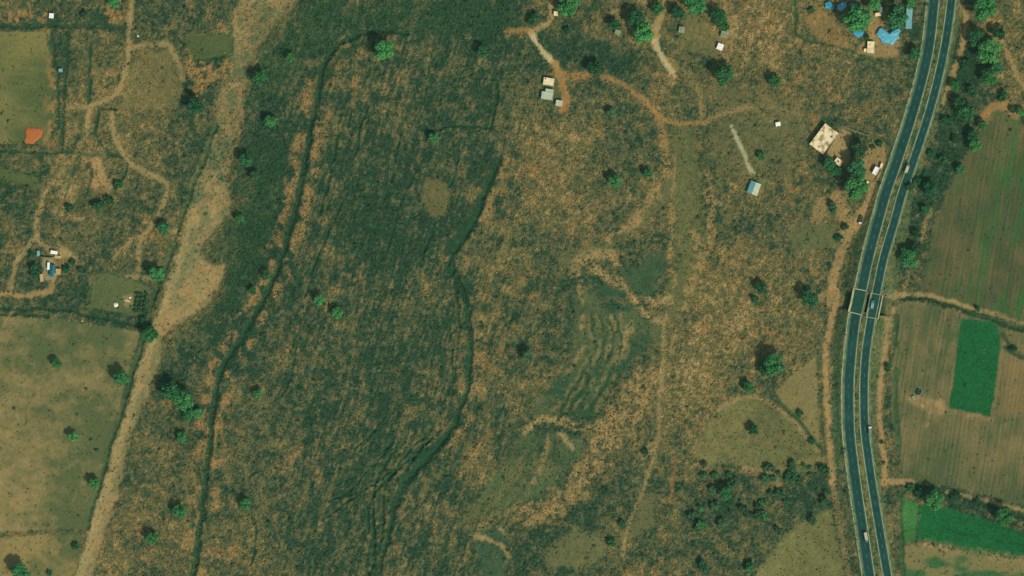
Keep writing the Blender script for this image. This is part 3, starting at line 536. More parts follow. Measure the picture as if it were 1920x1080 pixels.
# ------------------------------------------------------------------ thin air between the ground and the high camera
bm = bmesh.new(); box(bm, 0, 0, (CAM_H + 40 - 3) / 2, 9000, 9000, CAM_H + 43)
hz = bpy.data.materials.new('thin haze'); hz.use_nodes = True; hn = hz.node_tree; hn.nodes.clear()
pv = hn.nodes.new('ShaderNodeVolumePrincipled'); ho = hn.nodes.new('ShaderNodeOutputMaterial'); hn.links.new(pv.outputs[0], ho.inputs['Volume'])
pv.inputs['Color'].default_value = (.42, 1.0, .62, 1); pv.inputs['Density'].default_value = HAZE; pv.inputs['Anisotropy'].default_value = 0.0
tag(mk('haze', bm, hz), 'thin pale greenish haze filling the air above the whole area', 'haze')['kind'] = 'stuff'
# ------------------------------------------------------------------ trees and shrubs
M_BARK = mat('bark', (.10, .075, .05), .95, (.06, .045, .03), 3)
M_LEAF = {'bright': leafmat('bright leaves', (.075, .275, .06), (.036, .165, .042)), 'green': leafmat('green leaves', (.048, .20, .05), (.026, .12, .034)),
          'dark': leafmat('dark leaves', (.026, .118, .036), (.015, .072, .025)), 'pale': leafmat('pale leaves', (.10, .20, .075), (.07, .14, .055)),
          'olive': leafmat('olive leaves', (.055, .15, .045), (.035, .095, .030)), 'dusty': leafmat('dusty leaves', (.045, .115, .040), (.028, .075, .030))}
def crown_mesh(seed, zc, rz_, nleaf=950, nlobe=17, leaf=.115, core=True):
    r = random.Random(seed); bm = bmesh.new(); lobes = []
    ph = [r.uniform(0, 6.28) for _ in range(3)]
    def outline(a): return 1 + .10 * math.sin(2 * a + ph[0]) + .08 * math.sin(3 * a + ph[1]) + .05 * math.sin(5 * a + ph[2])
    for i in range(nlobe):
        a = i * 2.39996 + r.uniform(-.5, .5); q = math.sqrt((i + .4) / nlobe) * .70 * outline(a)
        up = (1 - (q / .95) ** 2) ** .5 if q < .95 else .2
        lobes.append((Vector((q * math.cos(a), q * math.sin(a), zc + rz_ * (up * r.uniform(.25, .75) - .15))), r.uniform(.22, .40)))
    if core:
        for c, rad in lobes:
            k = bmesh.ops.create_icosphere(bm, subdivisions=1, radius=rad * .86, matrix=Matrix.Translation(c) @ Matrix.Diagonal((1, 1, .8, 1)))
            for v in k['verts']: v.co += Vector((r.gauss(0, .03), r.gauss(0, .03), r.gauss(0, .03)))
    for i in range(nleaf):
        c, rad = r.choice(lobes); d = Vector((r.gauss(0, 1), r.gauss(0, 1), r.gauss(.35, 1))).normalized()
        p = c + d * rad * r.uniform(.65, 1.12) * Vector((1, 1, .85)).length / 1.65
        nrm = (d + Vector((r.gauss(0, .55), r.gauss(0, .55), r.gauss(.25, .55)))).normalized()
        t = nrm.orthogonal().normalized(); t.rotate(Matrix.Rotation(r.uniform(0, 6.28), 3, nrm)); b = nrm.cross(t)
        s = leaf * r.uniform(.55, 1.15); e = r.uniform(.5, .95)
        bm.faces.new([bm.verts.new(p + t * s), bm.verts.new(p + b * s * e), bm.verts.new(p - t * s * r.uniform(.7, 1.1)), bm.verts.new(p - b * s * e)])
    me = bpy.data.meshes.new('crown'); bm.to_mesh(me); bm.free(); return me
def trunk_mesh(seed, zc, n=4):
    r = random.Random(seed); bm = bmesh.new(); top = Vector((r.uniform(-.05, .05), r.uniform(-.05, .05), zc * .62))
    tube(bm, (0, 0, -.05), top, .085, .06, 8)
    for i in range(n):
        a = i * 6.283 / n + r.uniform(-.4, .4); e = Vector((.5 * math.cos(a), .5 * math.sin(a), zc + r.uniform(-.05, .2))); m_ = top.lerp(e, .5) + Vector((0, 0, -.06))
        tube(bm, top, m_, .05, .035, 6); tube(bm, m_, e, .035, .012, 5)
    me = bpy.data.meshes.new('trunk'); bm.to_mesh(me); bm.free(); me.materials.append(M_BARK); return me
TREEM = [(crown_mesh(11 + i, .92, .62), trunk_mesh(31 + i, .86)) for i in range(6)]
BUSHM = [(crown_mesh(51 + i, .50, .55, 330, 8, .17), trunk_mesh(71 + i, .45, 5)) for i in range(5)]
_cm = {}
def cmesh(me, k):
    if (me.name, k) not in _cm:
        c = me.copy(); c.materials.clear(); c.materials.append(M_LEAF[k]); _cm[(me.name, k)] = c
    return _cm[(me.name, k)]
tcount = 0
def tree(px, py, r, kind, label, group=None, bush=False):
    global tcount; tcount += 1
    cme, tme = (BUSHM if bush else TREEM)[tcount % (5 if bush else 6)]
    t = thing('shrub' if bush else 'tree', label, 'shrub' if bush else 'tree', W(px, py, ground_at(px, py) - .05), random.uniform(0, 6.28), group or ('shrubs in the rough ground' if bush else 'green trees dotted over the land'))
    s = r * S * (1.14 if not bush else 1.05); t.scale = (s, s, s * random.uniform(.92, 1.08))
    for nm, me in (('trunk', tme), ('crown', cmesh(cme, kind))):
        o = bpy.data.objects.new(nm, me); C.objects.link(o); o.parent = t
    return t
TREES = [
 (722,97,20,'bright','large round bright green tree below the top bend of the long ditch'),
 (545,108,9,'bright','small bright green tree between the sandy riverbed and the top of the ditch'),
 (508,228,12,'bright','bright green tree in dark scrub left of the straight upper ditch'),
 (486,146,14,'green','spreading dark green tree at the edge of the sandy riverbed near the top'),
 (905,98,12,'olive','dull olive tree in the brown scrub above the short angled ditch'),
 (813,259,10,'bright','small bright tree tucked under the corner of the short angled ditch'),
 (600,562,11,'bright','upper of two small bright trees side by side in the middle scrub'),
 (632,587,11,'bright','lower of two small bright trees side by side in the middle scrub'),
 (484,738,9,'bright','small bright tree alone on the striped brown scrub right of the ditch bend'),
 (500,516,9,'green','small green tree against the left bank of the long ditch'),
 (474,545,8,'green','smallest green tree in dark scrub left of the ditch'),
 (371,775,10,'bright','bright tree at the lower right tip of a dark tree clump'),
 (344,752,20,'green','big dark green tree in the middle of the clump left of the ditch'),
 (322,733,18,'dark','darkest tree at the top of the clump left of the ditch'),
 (356,776,13,'green','green tree wedged in the lower half of the dark clump left of the ditch'),
 (342,820,10,'green','green tree just below the dark clump left of the ditch'),
 (308,428,12,'green','green tree beside the farm track bend left of the riverbed'),
 (294,515,15,'bright','bright bushy tree at the corner of the small fenced plot'),
 (283,625,16,'green','dense green tree where the long hedge meets the riverbed'),
 (229,708,15,'green','dark green tree on the pasture edge beside the double ditch'),
 (106,681,10,'green','lone green tree in the upper part of the big pasture'),
 (139,818,10,'bright','lone green tree in the middle of the big pasture'),
 (177,906,11,'bright','bright tree against the straight ditch at the lower left'),
 (338,957,13,'bright','bright tree left of the lower end of the long ditch'),
 (285,1007,13,'bright','bright pale tree in tan scrub near the bottom left'),
 (460,945,11,'bright','bright tree right of the lower end of the long ditch'),
 (40,1072,18,'green','dark tree cut by the bottom edge in the left corner pasture'),
 (213,4,12,'bright','bright tree cut by the top edge left of the farm track'),
 (367,198,16,'dark','dark green tree in the gully beside the upper riverbed'),  # uses the dark leaf colour
 (1064,8,23,'bright','large green tree at the top edge beside the small white hut'),
 (1204,62,20,'bright','large bright tree left of the bent sandy footpath'),
 (1192,36,17,'dark','dark tree right behind the large bright tree by the footpath'),
 (1114,128,14,'dark','dark tree at the end of the orange track beside the twin-roofed house'),
 (1152,46,11,'dark','small dark tree between the white hut and the large bright tree'),
 (1233,18,12,'green','green tree pressed against the footpath near the top edge'),
 (1270,26,13,'dark','round dark tree just above the small grey shed'),
 (1303,8,20,'bright','broad green tree cut by the top edge above the sheds'),
 (1345,30,15,'dark','dark tree in the pair above the two small roofs'),
 (1354,46,14,'green','green tree in the pair touching the grey roof'),
 (1356,140,18,'green','large green tree alone below the small white shed'),
 (1451,153,12,'green','green tree alone in the brown field right of centre top'),
 (1214,326,9,'green','small green tree on the left bank of the olive swale'),
 (1152,341,13,'green','green tree in scrub left of the olive swale'),
 (1606,38,26,'bright','biggest tree in the blue shelter settlement'),
 (1638,10,13,'bright','bright tree at the top edge above the cream huts'),
 (1682,36,20,'green','green tree between the large blue shelter and the long pale shed'),
 (1706,8,9,'bright','small bright tree at the top end of the long pale shed'),
 (1715,102,12,'green','dark green tree close to the left verge of the highway'),
 (1846,18,24,'bright','very large tree at the top edge right of the highway'),
 (1851,98,24,'bright','largest of the bright trees right of the upper highway'),
 (1828,70,17,'dark','dark tree left of the largest bright tree right of the highway'),
 (1851,147,15,'green','green tree directly below the largest bright tree right of the highway'),
 (1811,213,17,'green','green tree above the arched end of the ploughed field'),
 (1796,196,13,'dark','dark tree behind the tree above the arched field end'),
 (1828,274,13,'bright','bright tree on the left edge of the ploughed field'),
 (1822,255,11,'dark','dark tree beside the bright tree on the ploughed field edge'),
 (1913,211,9,'bright','bright tree cut by the right edge near the arched field'),
 (1745,356,15,'dark','dark green tree between the highway and the ploughed field'),
 (1611,280,16,'dusty','dusty tree in the middle of the walled yard'),
 (1604,318,19,'green','dark tree beside the small cream house with roof hatch'),
 (1606,352,24,'bright','large bright tree at the lower corner of the roadside compound'),
 (1554,308,12,'green','tree below the corner of the big flat cream roof'),
 (1568,322,10,'green','small tree just under the small house with roof hatch'),
 (1700,485,18,'green','green tree right of the highway above the underpass'),
 (1712,470,12,'dark','dark tree behind the green tree above the underpass'),
 (1516,560,17,'dark','dark spreading tree left of the underpass track'),
 (1426,541,12,'dark','lone dark tree in the tan scrub left of the underpass'),
 (1449,683,20,'green','large dark green tree at the top of the triangular field'),
 (1436,694,13,'dark','dark tree on the left flank of the large tree by the triangular field'),
 (1402,726,11,'green','green tree at the top of the round olive clearing'),
 (1412,806,10,'dark','dark tree inside the round olive clearing'),
 (1358,924,13,'green','greenest tree of the thicket below the round olive clearing'),
 (1752,937,19,'bright','bright bushy tree at the left corner of the lower crop field'),
 (1880,968,17,'green','green tree on the upper bank of the lower crop field'),
 (990,668,13,'pale','pale green bushy tree in scrub left of the dried pool'),
 (1147,211,9,'pale','small pale green tree in scrub below the orange track')]
TREES += [(1866,128,12,'green','green tree on the right flank of the largest bright tree by the highway'), (1872,62,13,'dark','dark tree behind the right of the largest bright tree by the highway'), (1790,160,10,'green','green tree between the dirt track and the tree row right of the highway'),
 (1842,235,9,'green','small green tree in the hollow above the ploughed field corner'), (1735,395,9,'green','small green tree on the verge below the dark tree by the ploughed field'), (1718,440,9,'dusty','dusty tree on the slope above the green underpass tree'), (1800,318,9,'green','small green tree on the tan field edge below the bright one'),
 (462,300,13,'green','upper green tree in the dark belt right of the riverbed'), (478,330,10,'olive','olive tree in the dark belt right of the riverbed'), (450,410,9,'green','small green tree in the middle of the dark belt by the riverbed')]
for a in TREES: tree(*a)
SHR = 'shrubs in the rough ground'
BUSHES = [(1000,36,13,'dark','dark shrub mass left of the bent sandy path'), (1063,57,8,'dark','dark shrub at the right of the sandy path bend'), (1427,292,10,'green','dark shrub right of the straight pale footpath'),
 (1520,20,7,'dusty','small round shrub on orange earth left of the blue shelters'), (1561,388,11,'dusty','dark shrub on tan earth between compound and underpass'), (1572,446,8,'dark','small dark shrub left of the roadside dirt track'),
 (1585,425,8,'dusty','dusty shrub between the olive clearing and the roadside track'), (1720,340,9,'dark','dark shrub on the right verge slope beside the truck'), (1650,270,7,'dark','dark shrub by the right end of the compound wall'),
 (1636,276,6,'dusty','low shrub inside the compound wall'), (1775,225,10,'dark','dark shrub in the brown verge below the dirt track'), (1790,262,9,'dark','dark shrub left of the bright field-edge tree'), (1768,300,10,'dark','dark shrub on the tan strip beside the ploughed field'),
 (1745,290,9,'dark','dark shrub between highway and tan strip'), (1822,170,11,'dark','dark shrub under the green tree right of the highway'), (1880,180,11,'dark','dark shrub on the tan arch above the ploughed field'), (1808,120,12,'dark','dark shrub left of the large bright tree'),
 (1898,205,8,'dusty','dusty shrub at the right of the tan arch'), (1705,350,8,'dark','dark shrub close to the right carriageway kerb'), (1665,690,8,'dark','dark shrub by the bend of the right dirt track'), (1653,829,4,'dark','tiny dark shrub in the middle of the right dirt track'),
 (1657,868,4,'dusty','tiny dusty shrub near the lower end of the right dirt track'), (1500,775,8,'dark','shrub in the hedge of the triangular field'), (1523,828,7,'dark','shrub at the lower tip of the triangular field'), (1545,880,11,'dark','dark shrub where the clearing path meets the track'),
 (1395,722,8,'dark','dark shrub left of the green tree above the clearing'), (1414,560,8,'dark','dark shrub under the lone dark tree'), (1166,981,8,'dark','dark shrub left of the thin footpath near the bottom'), (1147,1016,9,'dark','dark shrub left of the foot of the thin path'),
 (1318,1062,12,'dark','dark shrub at the lower edge of the bottom middle scrub'), (1405,1064,12,'green','dark shrub at the corner of the bottom tan field'), (1210,848,8,'dark','shrub just left of the thin footpath'), (270,600,9,'dark','dark shrub on the hedge near the dense green tree'),
 (222,345,9,'dark','dark shrub at the foot of the winding ditch'), (185,385,12,'dark','dark shrub below the quarry-like bare earth'), (205,375,10,'dark','dark shrub at the right of the bare earth'), (130,390,9,'dark','dark shrub below left of the bare earth'),
 (125,505,9,'dark','dark shrub right of the blue roof'), (136,492,7,'dusty','round dusty shrub at the end of the farmyard'), (66,510,14,'dark','dark shrub mass left of the farmyard'), (60,478,8,'dark','dark shrub left of the blue-white hut'),
 (150,505,6,'dusty','low shrub between the farm and the fenced plot'), (143,1024,8,'dark','dark shrub at the corner of the bottom pasture'), (93,1074,6,'dark','small shrub at the bottom edge of the left pasture'), (1270,70,4,'dusty','tiny shrub below the small grey shed'),
 (1790,930,10,'dark','dark shrub on the bank above the lower crop field'), (1832,940,8,'dark','dark shrub between the two bank trees'), (1725,925,12,'dark','dark shrub at the head of the lower crop field'), (1707,912,9,'dark','dark shrub at the end of the dirt junction'),
 (1900,655,8,'dark','dark shrub at the right edge near the tall crop field'), (1832,578,6,'dark','small shrub on the bank above the tall crop field'), (160,28,9,'dusty','dusty shrub left of the square hedged plot'), (1625,70,6,'dark','dark shrub beside the small blue shelter')]
for x, y, r, k, l in BUSHES: tree(x, y, r, k, l, SHR, True)
random.seed(21)
for i in range(46):
    while True:
        x, y = random.uniform(1296, 1550), random.uniform(866, 1010); q = float(gat(bias, x, y))
        if q < -.05 and mnoise.noise((x / 30, y / 24, 3.3)) > -.02: break
    tree(x, y, random.uniform(4.5, 11), random.choice(['dusty', 'dusty', 'green', 'olive']), 'low dark green shrub in the thicket below the round olive clearing', 'shrubs of the thicket', True)
for i in range(3):
    for j in range(5):
        tree(258 + i * 8.2 - j * 1.2 + random.uniform(-.8, .8), 551 + j * 8 + random.uniform(-.8, .8), 4.2, 'dark', 'small dark bush in the block of planted rows beside the fenced plot', 'bushes planted in rows', True)

# ------------------------------------------------------------------ scattered ground vegetation (nobody could count it)
def tuft_mesh(name, seed, m, n=14, spread=1.0, h=.8, wide=.26, flat=.0):
    r = random.Random(seed); bm = bmesh.new()
    for i in range(n):
        a = r.uniform(0, 6.283); d = Vector((math.cos(a), math.sin(a), 0)); q = spread * math.sqrt(r.random())
        p = d * q * .75 + Vector((0, 0, h * (1 - q * q * .6) * r.uniform(.35, 1)))
        nrm = (d * q * 1.1 + Vector((r.gauss(0, .4), r.gauss(0, .4), .75))).normalized(); t = nrm.orthogonal().normalized(); t.rotate(Matrix.Rotation(r.uniform(0, 6.28), 3, nrm)); b = nrm.cross(t); s = wide * r.uniform(.6, 1.3)
        bm.faces.new([bm.verts.new(p + t * s), bm.verts.new(p + b * s * .7), bm.verts.new(p - t * s), bm.verts.new(p - b * s * .7)])
    me = bpy.data.meshes.new(name); bm.to_mesh(me); bm.free(); me.materials.append(m); return me
def scatter(name, label, P, scl, variants, cat, tint=None):
    """instances of a few small plants on given points: P = (n,3), scl = (n,)"""
    me = bpy.data.meshes.new(name); me.vertices.add(len(P)); me.vertices.foreach_set('co', P.astype(np.float32).ravel())
    for nm, ty, arr in (('size', 'FLOAT', scl.astype(np.float32)), ('turn', 'FLOAT', (rng.random(len(P)) * 6.283).astype(np.float32)), ('pick', 'INT', rng.integers(0, len(variants), len(P)).astype(np.int32))):
        me.attributes.new(nm, ty, 'POINT').data.foreach_set('value', arr)
    if tint is not None: me.attributes.new('tint', 'FLOAT_COLOR', 'POINT').data.foreach_set('color', np.concatenate([np.clip(tint, .003, .8), np.ones((len(P), 1))], 1).astype(np.float32).ravel())
    o = bpy.data.objects.new(name, me); C.objects.link(o); tag(o, label, cat); o['kind'] = 'stuff'
    pc = bpy.data.collections.new(name + ' plants')
    for i, v in enumerate(variants): pc.objects.link(bpy.data.objects.new('%s plant %02d' % (name, i), v))
    g = bpy.data.node_groups.new(name + ' scatter', 'GeometryNodeTree')
    g.interface.new_socket('Geometry', in_out='INPUT', socket_type='NodeSocketGeometry'); g.interface.new_socket('Geometry', in_out='OUTPUT', socket_type='NodeSocketGeometry')
    N = g.nodes.new; L = g.links.new
    gi, go, ip, ci = N('NodeGroupInput'), N('NodeGroupOutput'), N('GeometryNodeInstanceOnPoints'), N('GeometryNodeCollectionInfo')
    ci.inputs[0].default_value = pc; ci.inputs['Separate Children'].default_value = True; ci.inputs['Reset Children'].default_value = True
    def at(nm, ty): a = N('GeometryNodeInputNamedAttribute'); a.data_type = ty; a.inputs[0].default_value = nm; return a.outputs[0]
    cx = N('ShaderNodeCombineXYZ'); L(at('turn', 'FLOAT'), cx.inputs[2])
    L(gi.outputs[0], ip.inputs['Points']); L(ci.outputs[0], ip.inputs['Instance']); ip.inputs['Pick Instance'].default_value = True
    L(at('pick', 'INT'), ip.inputs['Instance Index']); L(cx.outputs[0], ip.inputs['Rotation']); L(at('size', 'FLOAT'), ip.inputs['Scale'])
    L(ip.outputs[0], go.inputs[0]); md = o.modifiers.new('scatter', 'NODES'); md.node_group = g
    return o
FX0, FX1, FY0, FY1 = -40, 1960, -30, 1110
def pts(n, prob):
    x = rng.uniform(FX0, FX1, n); y = rng.uniform(FY0, FY1, n); k = rng.random(n) < gat(prob, x, y); x, y = x[k], y[k]
    return x, y, np.stack([(x - 960) * S, (540 - y) * S, zat(x, y) - .03], -1)
east = sstep(0, 14, PX - road_e(PY))
TT = np.clip(base_t - .03 + .6 * (n_big - .5) + .8 * (n_mid - .5) + (.2 + .5 * wst) * (n_str - .5), 0, 1)
clump = sstep(.38, .62, fbm(PX, PY, 8, 2, 3))
pb = ROUGH * np.clip(1.05 - 1.5 * TT, .05, .95) * (.25 + .75 * clump)
def tintmat(name, lo, hi):
    m, n, b_ = newmat(name); L = n.links.new; b_.inputs['Roughness'].default_value = .9
    at = n.nodes.new('ShaderNodeAttribute'); at.attribute_type = 'INSTANCER'; at.attribute_name = 'tint'
    geo = n.nodes.new('ShaderNodeNewGeometry'); tx = n.nodes.new('ShaderNodeTexNoise'); tx.inputs['Scale'].default_value = 1.3; L(geo.outputs['Position'], tx.inputs['Vector'])
    mr = n.nodes.new('ShaderNodeMapRange'); mr.inputs[1].default_value = .3; mr.inputs[2].default_value = .7; mr.inputs[3].default_value = lo; mr.inputs[4].default_value = hi; L(tx.outputs['Fac'], mr.inputs[0])
    sc = n.nodes.new('ShaderNodeVectorMath'); sc.operation = 'SCALE'; L(at.outputs['Color'], sc.inputs[0]); L(mr.outputs[0], sc.inputs['Scale']); L(sc.outputs[0], b_.inputs['Base Color'])
    return m
m_bush, m_tuft = tintmat('scrub leaves', .75, 1.25), tintmat('dry grass blades', .75, 1.3)
def tints(x, y, own, mix, lo, hi, hue=.10):
    t = gat(RGB, x, y) * (1 - mix) + own * mix
    t = t * rng.uniform(lo, hi, (len(x), 1)) * (1 + rng.normal(0, hue, (len(x), 3)) * np.array([1, .5, .8])); return t
x, y, P = pts(210000, pb)
sz = rng.uniform(.5, 1.15, len(P)) * np.where(rng.random(len(P)) < .06, rng.uniform(1.4, 2.2, len(P)), 1)
scatter('scrub', 'dark green and grey-green low scrub covering the rough ground', P, sz, [tuft_mesh('scrub %d' % i, 100 + i, m_bush, 18, 1.0, .62, .36) for i in range(9)], 'scrub', tints(x, y, col(50, 82, 50), .5, .65, 1.45))
pg = ROUGH * np.clip(1.15 * TT + .02, .20, .95)
x, y, P = pts(240000, pg)
scatter('dry_grass', 'tan and rusty tufts of dry grass among the scrub', P, rng.uniform(.4, 1.15, len(P)), [tuft_mesh('tuft %d' % i, 200 + i, m_tuft, 13, 1.0, .9, .33) for i in range(10)], 'dry grass', tints(x, y, col(160, 140, 86), (.10 + .32 * gat(TT, x, y))[:, None], .7, 1.85))
# young crop in the two bright green fields
pc_ = np.maximum(CROP1, CROP2) * np.clip(.35 + 1.2 * n_mid, .2, 1)
m_c = [mat('crop leaves', col(32, 112, 54), .8, col(20, 84, 42), .4, rnd=.18), mat('crop leaves light', col(40, 122, 56), .8, col(28, 96, 46), .4, rnd=.18)]
x, y, P = pts(260000, pc_)
scatter('crop_plants', 'dense bright green crop plants filling the two irrigated fields', P, rng.uniform(.4, .75, len(P)), [tuft_mesh('crop %d' % i, 300 + i, m_c[i % 2], 8, 1.0, .8, .38) for i in range(4)], 'crop')
# ------------------------------------------------------------------ buildings
M_CREAM = mat('stained cream roof', col(232, 214, 166), .9, col(206, 184, 134), .35, .38, .55, 6)
M_CREAMS = mat('mould-stained cream roof', col(232, 212, 164), .9, col(150, 132, 86), .22, .40, .54, 7)
M_PALEG = mat('pale grey-green sheet roof', col(186, 194, 158), .8, col(166, 176, 138), .5, .35, .65, 5)
M_WHITE = mat('bright white roof', col(250, 246, 226), .85, col(228, 220, 190), .6, .3, .6, 4)  # roofs white in their own colour, blotched with cream
M_GREYR = mat('grey weathered roof', col(142, 152, 116), .9, col(114, 128, 92), .6, .35, .65, 5)
M_TILE = mat('tan roof', col(196, 166, 112), .9, col(168, 136, 86), .7, .35, .65, 5)
M_WALL = mat('lime-washed wall', col(196, 184, 146), .9, col(168, 154, 116), .5, .3, .7, 5)
M_DOOR = mat('green door', (.05, .12, .09), .7); M_GLASS = mat('dark glass', (.03, .045, .05), .15, spec=.5); M_DARK = mat('dark opening', (.025, .03, .028), .9)
M_BLUE = mat('blue sheet roof', col(34, 112, 122), .6, col(28, 96, 108), .8, .35, .65, 4); M_BLUEW = mat('pale blue sheet roof', col(128, 170, 160), .65, col(96, 158, 160), .35, .4, .6, 5)
M_TARP = mat('blue tarpaulin', col(70, 160, 176), .55, col(44, 130, 150), .42, .38, .6, 5, bump=.5); M_TARPL = mat('faded blue tarpaulin', col(112, 176, 182), .6, col(64, 156, 172), .4, .4, .6, 5, bump=.5)
M_WATER = mat('well water', (.012, .03, .022), .08, spec=.5); M_POST = mat('wooden post', (.16, .11, .07), .9)
def house(name, label, cat, px, py, wd, dp, rz, h, roof, style='flat', group=None, extra=None, over=.25, wallm=None):
    z = min(ground_at(px + a, py + b) for a in (-6, 6) for b in (-6, 6)); wallm = wallm or M_WALL
    rz = R(rz); t = thing(name, label, cat, W(px, py, z), rz, group)
    small = min(wd, dp) < 3.4
    mk('wall', bx(0, 0, h / 2 - .25, wd, dp, h + .5), wallm, t)
    if style == 'flat':
        mk('roof', bx(0, 0, h + .09, wd + 2 * over, dp + 2 * over, .18), roof, t)
        bm = bmesh.new(); W2, D2 = wd / 2 + over - .12, dp / 2 + over - .12
        for cx, cy, sx, sy in ((0, -D2, 2 * W2 + .24, .24), (0, D2, 2 * W2 + .24, .24), (-W2, 0, .24, 2 * D2 - .25), (W2, 0, .24, 2 * D2 - .25)): box(bm, cx, cy, h + .18 + .16, sx, sy, .32)
        mk('parapet', bm, roof, t)
    elif style == 'sheet':            # one slope of sheets, each a piece
        n = max(2, int(round(wd / 1.6)))
        for i in range(n):
            sw = (wd + 2 * over) / n; x = -wd / 2 - over + sw * (i + .5); bm = bmesh.new()
            vs = box(bm, x, 0, h + .12 + .012 * (i % 2), sw * .985, dp + 2 * over, .05)
            for v in vs: v.co.z += (v.co.y / (dp + 2 * over) + .5) * .5
            mk('roof_sheet', bm, roof, t)
    elif style == 'gable':            # ridge along y
        for sgn in (-1, 1):
            n = max(2, int(round(dp / 2.4)))
            for i in range(n):
                bm = bmesh.new(); sw = (dp + 2 * over) / n; y0 = -dp / 2 - over + sw * i + .01; y1 = y0 + sw * .985; X = wd / 2 + over; rh = wd * .16
                q = [(0, y0, h + rh), (sgn * X, y0, h - .05), (sgn * X, y1, h - .05), (0, y1, h + rh)]
                a = [bm.verts.new(v) for v in q]; b = [bm.verts.new((v[0], v[1], v[2] + .07)) for v in q]
                bm.faces.new(a); bm.faces.new(b[::-1])
                for k in range(4): bm.faces.new((a[k], a[(k + 1) % 4], b[(k + 1) % 4], b[k]))
                mk('roof_sheet', bm, roof if not isinstance(roof, tuple) else roof[0 if sgn < 0 else 1], t)
        bm = bmesh.new()
        for y in (-dp / 2 + .1, dp / 2 - .1):
            a = [bm.verts.new(v) for v in ((-wd / 2, y, h), (wd / 2, y, h), (0, y, h + wd * .155))]; b = [bm.verts.new((v.co.x, y - math.copysign(.15, y), v.co.z)) for v in a]
            bm.faces.new(a); bm.faces.new(b[::-1])
            for k in range(3): bm.faces.new((a[k], a[(k + 1) % 3], b[(k + 1) % 3], b[k]))
        mk('gable', bm, wallm, t)
    d = mk('door', bx(0, 0, 0, .95, .08, 2.0), M_DOOR, t, (-wd * .15, -dp / 2 - .03, 1.0)); mk('handle', bx(.36, -.06, 0, .08, .06, .16), M_POST, d)
    if not small:
        for sx, sy, rr in ((wd * .28, -dp / 2 - .02, 0), (-wd * .25, dp / 2 + .02, 0), (wd / 2 + .02, dp * .2, 1), (-wd / 2 - .02, -dp * .2, 1)):
            f = mk('window', bx(0, 0, 0, 1.2, .10, 1.1), M_CONCD, t, (sx, sy, 1.6), R(90) * rr); mk('pane', bx(0, 0, 0, 1.0, .14, .9), M_GLASS, f)
    if extra: extra(t, wd, dp, h)
    return t
def hatch(x, y, s=1.6):
    def f(t, wd, dp, h):
        bm = bmesh.new()
        for cx, cy, sx, sy in ((0, -s / 2, s + .2, .2), (0, s / 2, s + .2, .2), (-s / 2, 0, .2, s - .21), (s / 2, 0, .2, s - .21)): box(bm, x + cx, y + cy, h + .42, sx, sy, .5)
        k = mk('roof_hatch', bm, M_CREAM, t); mk('hatch_opening', bx(x, y, h + .215, s - .3, s - .3, .05), M_DARK, k)
    return f
def tank(x, y, m=None):
    def f(t, wd, dp, h):
        bm = bmesh.new(); tube(bm, (x, y, h + .15), (x, y, h + 1.2), .55, .55, 14); tube(bm, (x, y, h + 1.2), (x, y, h + 1.4), .5, .2, 14); mk('water_tank', bm, M_DARK if m is None else m, t)
    return f
def both(*fs):
    def f(*a):
        for q in fs: q(*a)
    return f
def lroof(t, wd, dp, h):      # the step in the roofline of the lower house
    mk('roof_step', bx(wd * .14, dp / 2 + 1.55, h / 2 - .05, wd * .68, 2.7, h - .1), M_WALL, t); mk('roof', bx(wd * .14, dp / 2 + 1.62, h + .02, wd * .72, 2.72, .16), M_PALEG, t)
GH = 'houses and huts'
house('house', 'cream flat-roofed house, upper one of the close pair by the orange track', 'house', 1029, 153.5, 8.6, 5.9, -8, 3.2, M_CREAM, 'flat', GH, tank(-3.0, 2.0))
house('house', 'pale grey-green roofed house with a stepped roof, lower one of the close pair', 'house', 1026, 180, 9.4, 6.0, -8, 3.1, M_PALEG, 'flat', GH, lroof)
house('shed', 'small pale grey-green shed at the lower right corner of the paired houses', 'shed', 1048.5, 194, 5.4, 4.6, -8, 2.8, M_PALEG, 'flat', GH)
house('hut', 'tiny white hut beside the sandy path near the top edge', 'hut', 1042, 25.5, 2.9, 3.3, -4, 2.5, M_CREAM, 'sheet', GH)
house('shed', 'small grey-green shed below the round dark tree', 'shed', 1278, 56, 4.6, 4.8, -10, 2.4, M_GREYR, 'sheet', GH)
house('shed', 'small white shed below the grey roof near the tree pair', 'shed', 1350, 88, 4.6, 5.0, -22, 2.7, M_WHITE, 'sheet', GH)
house('shed', 'grey square shed touching the tree pair', 'shed', 1358, 65, 5.6, 5.2, -12, 2.5, M_GREYR, 'sheet', GH)
house('shed', 'grey shed half hidden under the dark tree left of the large bright tree', 'shed', 1158, 61, 4.2, 3.6, -20, 2.4, M_GREYR, 'sheet', GH)
house('shed', 'gabled shed with pale and white roof slopes at the end of the straight pale path', 'shed', 1413.5, 353, 8.6, 10.0, -21, 3.2, (M_BLUEW, M_PALEG), 'gable', GH)
mk('apron', bx(4.6, 3.6, .06, 3.4, 6.0, .2), M_SHLD, None, W(1420, 345, ground_at(1420, 345)), R(-21))
tag(bpy.data.objects['apron'], 'pale concrete apron beside the gabled shed', 'paving')
house('house', 'big house with a mould-stained flat cream roof beside the walled yard', 'house', 1544.5, 260.5, 13.8, 21.6, -37, 4.2, M_CREAMS, 'flat', GH, both(tank(4, 5), lambda t, wd, dp, h: mk('roof_ridge', bx(0, -dp * .19, h + .25, wd - .2, .3, .18), M_CREAM, t)))
house('house', 'small cream house with a dark roof hatch under the trees', 'house', 1571.5, 303.5, 5.8, 4.6, -36, 3.4, M_CREAM, 'flat', GH, hatch(-.2, .1))
house('house', 'small bright house at the roadside end of the compound', 'house', 1641.5, 320.5, 3.4, 6.2, -27, 3.2, M_WHITE, 'flat', GH)
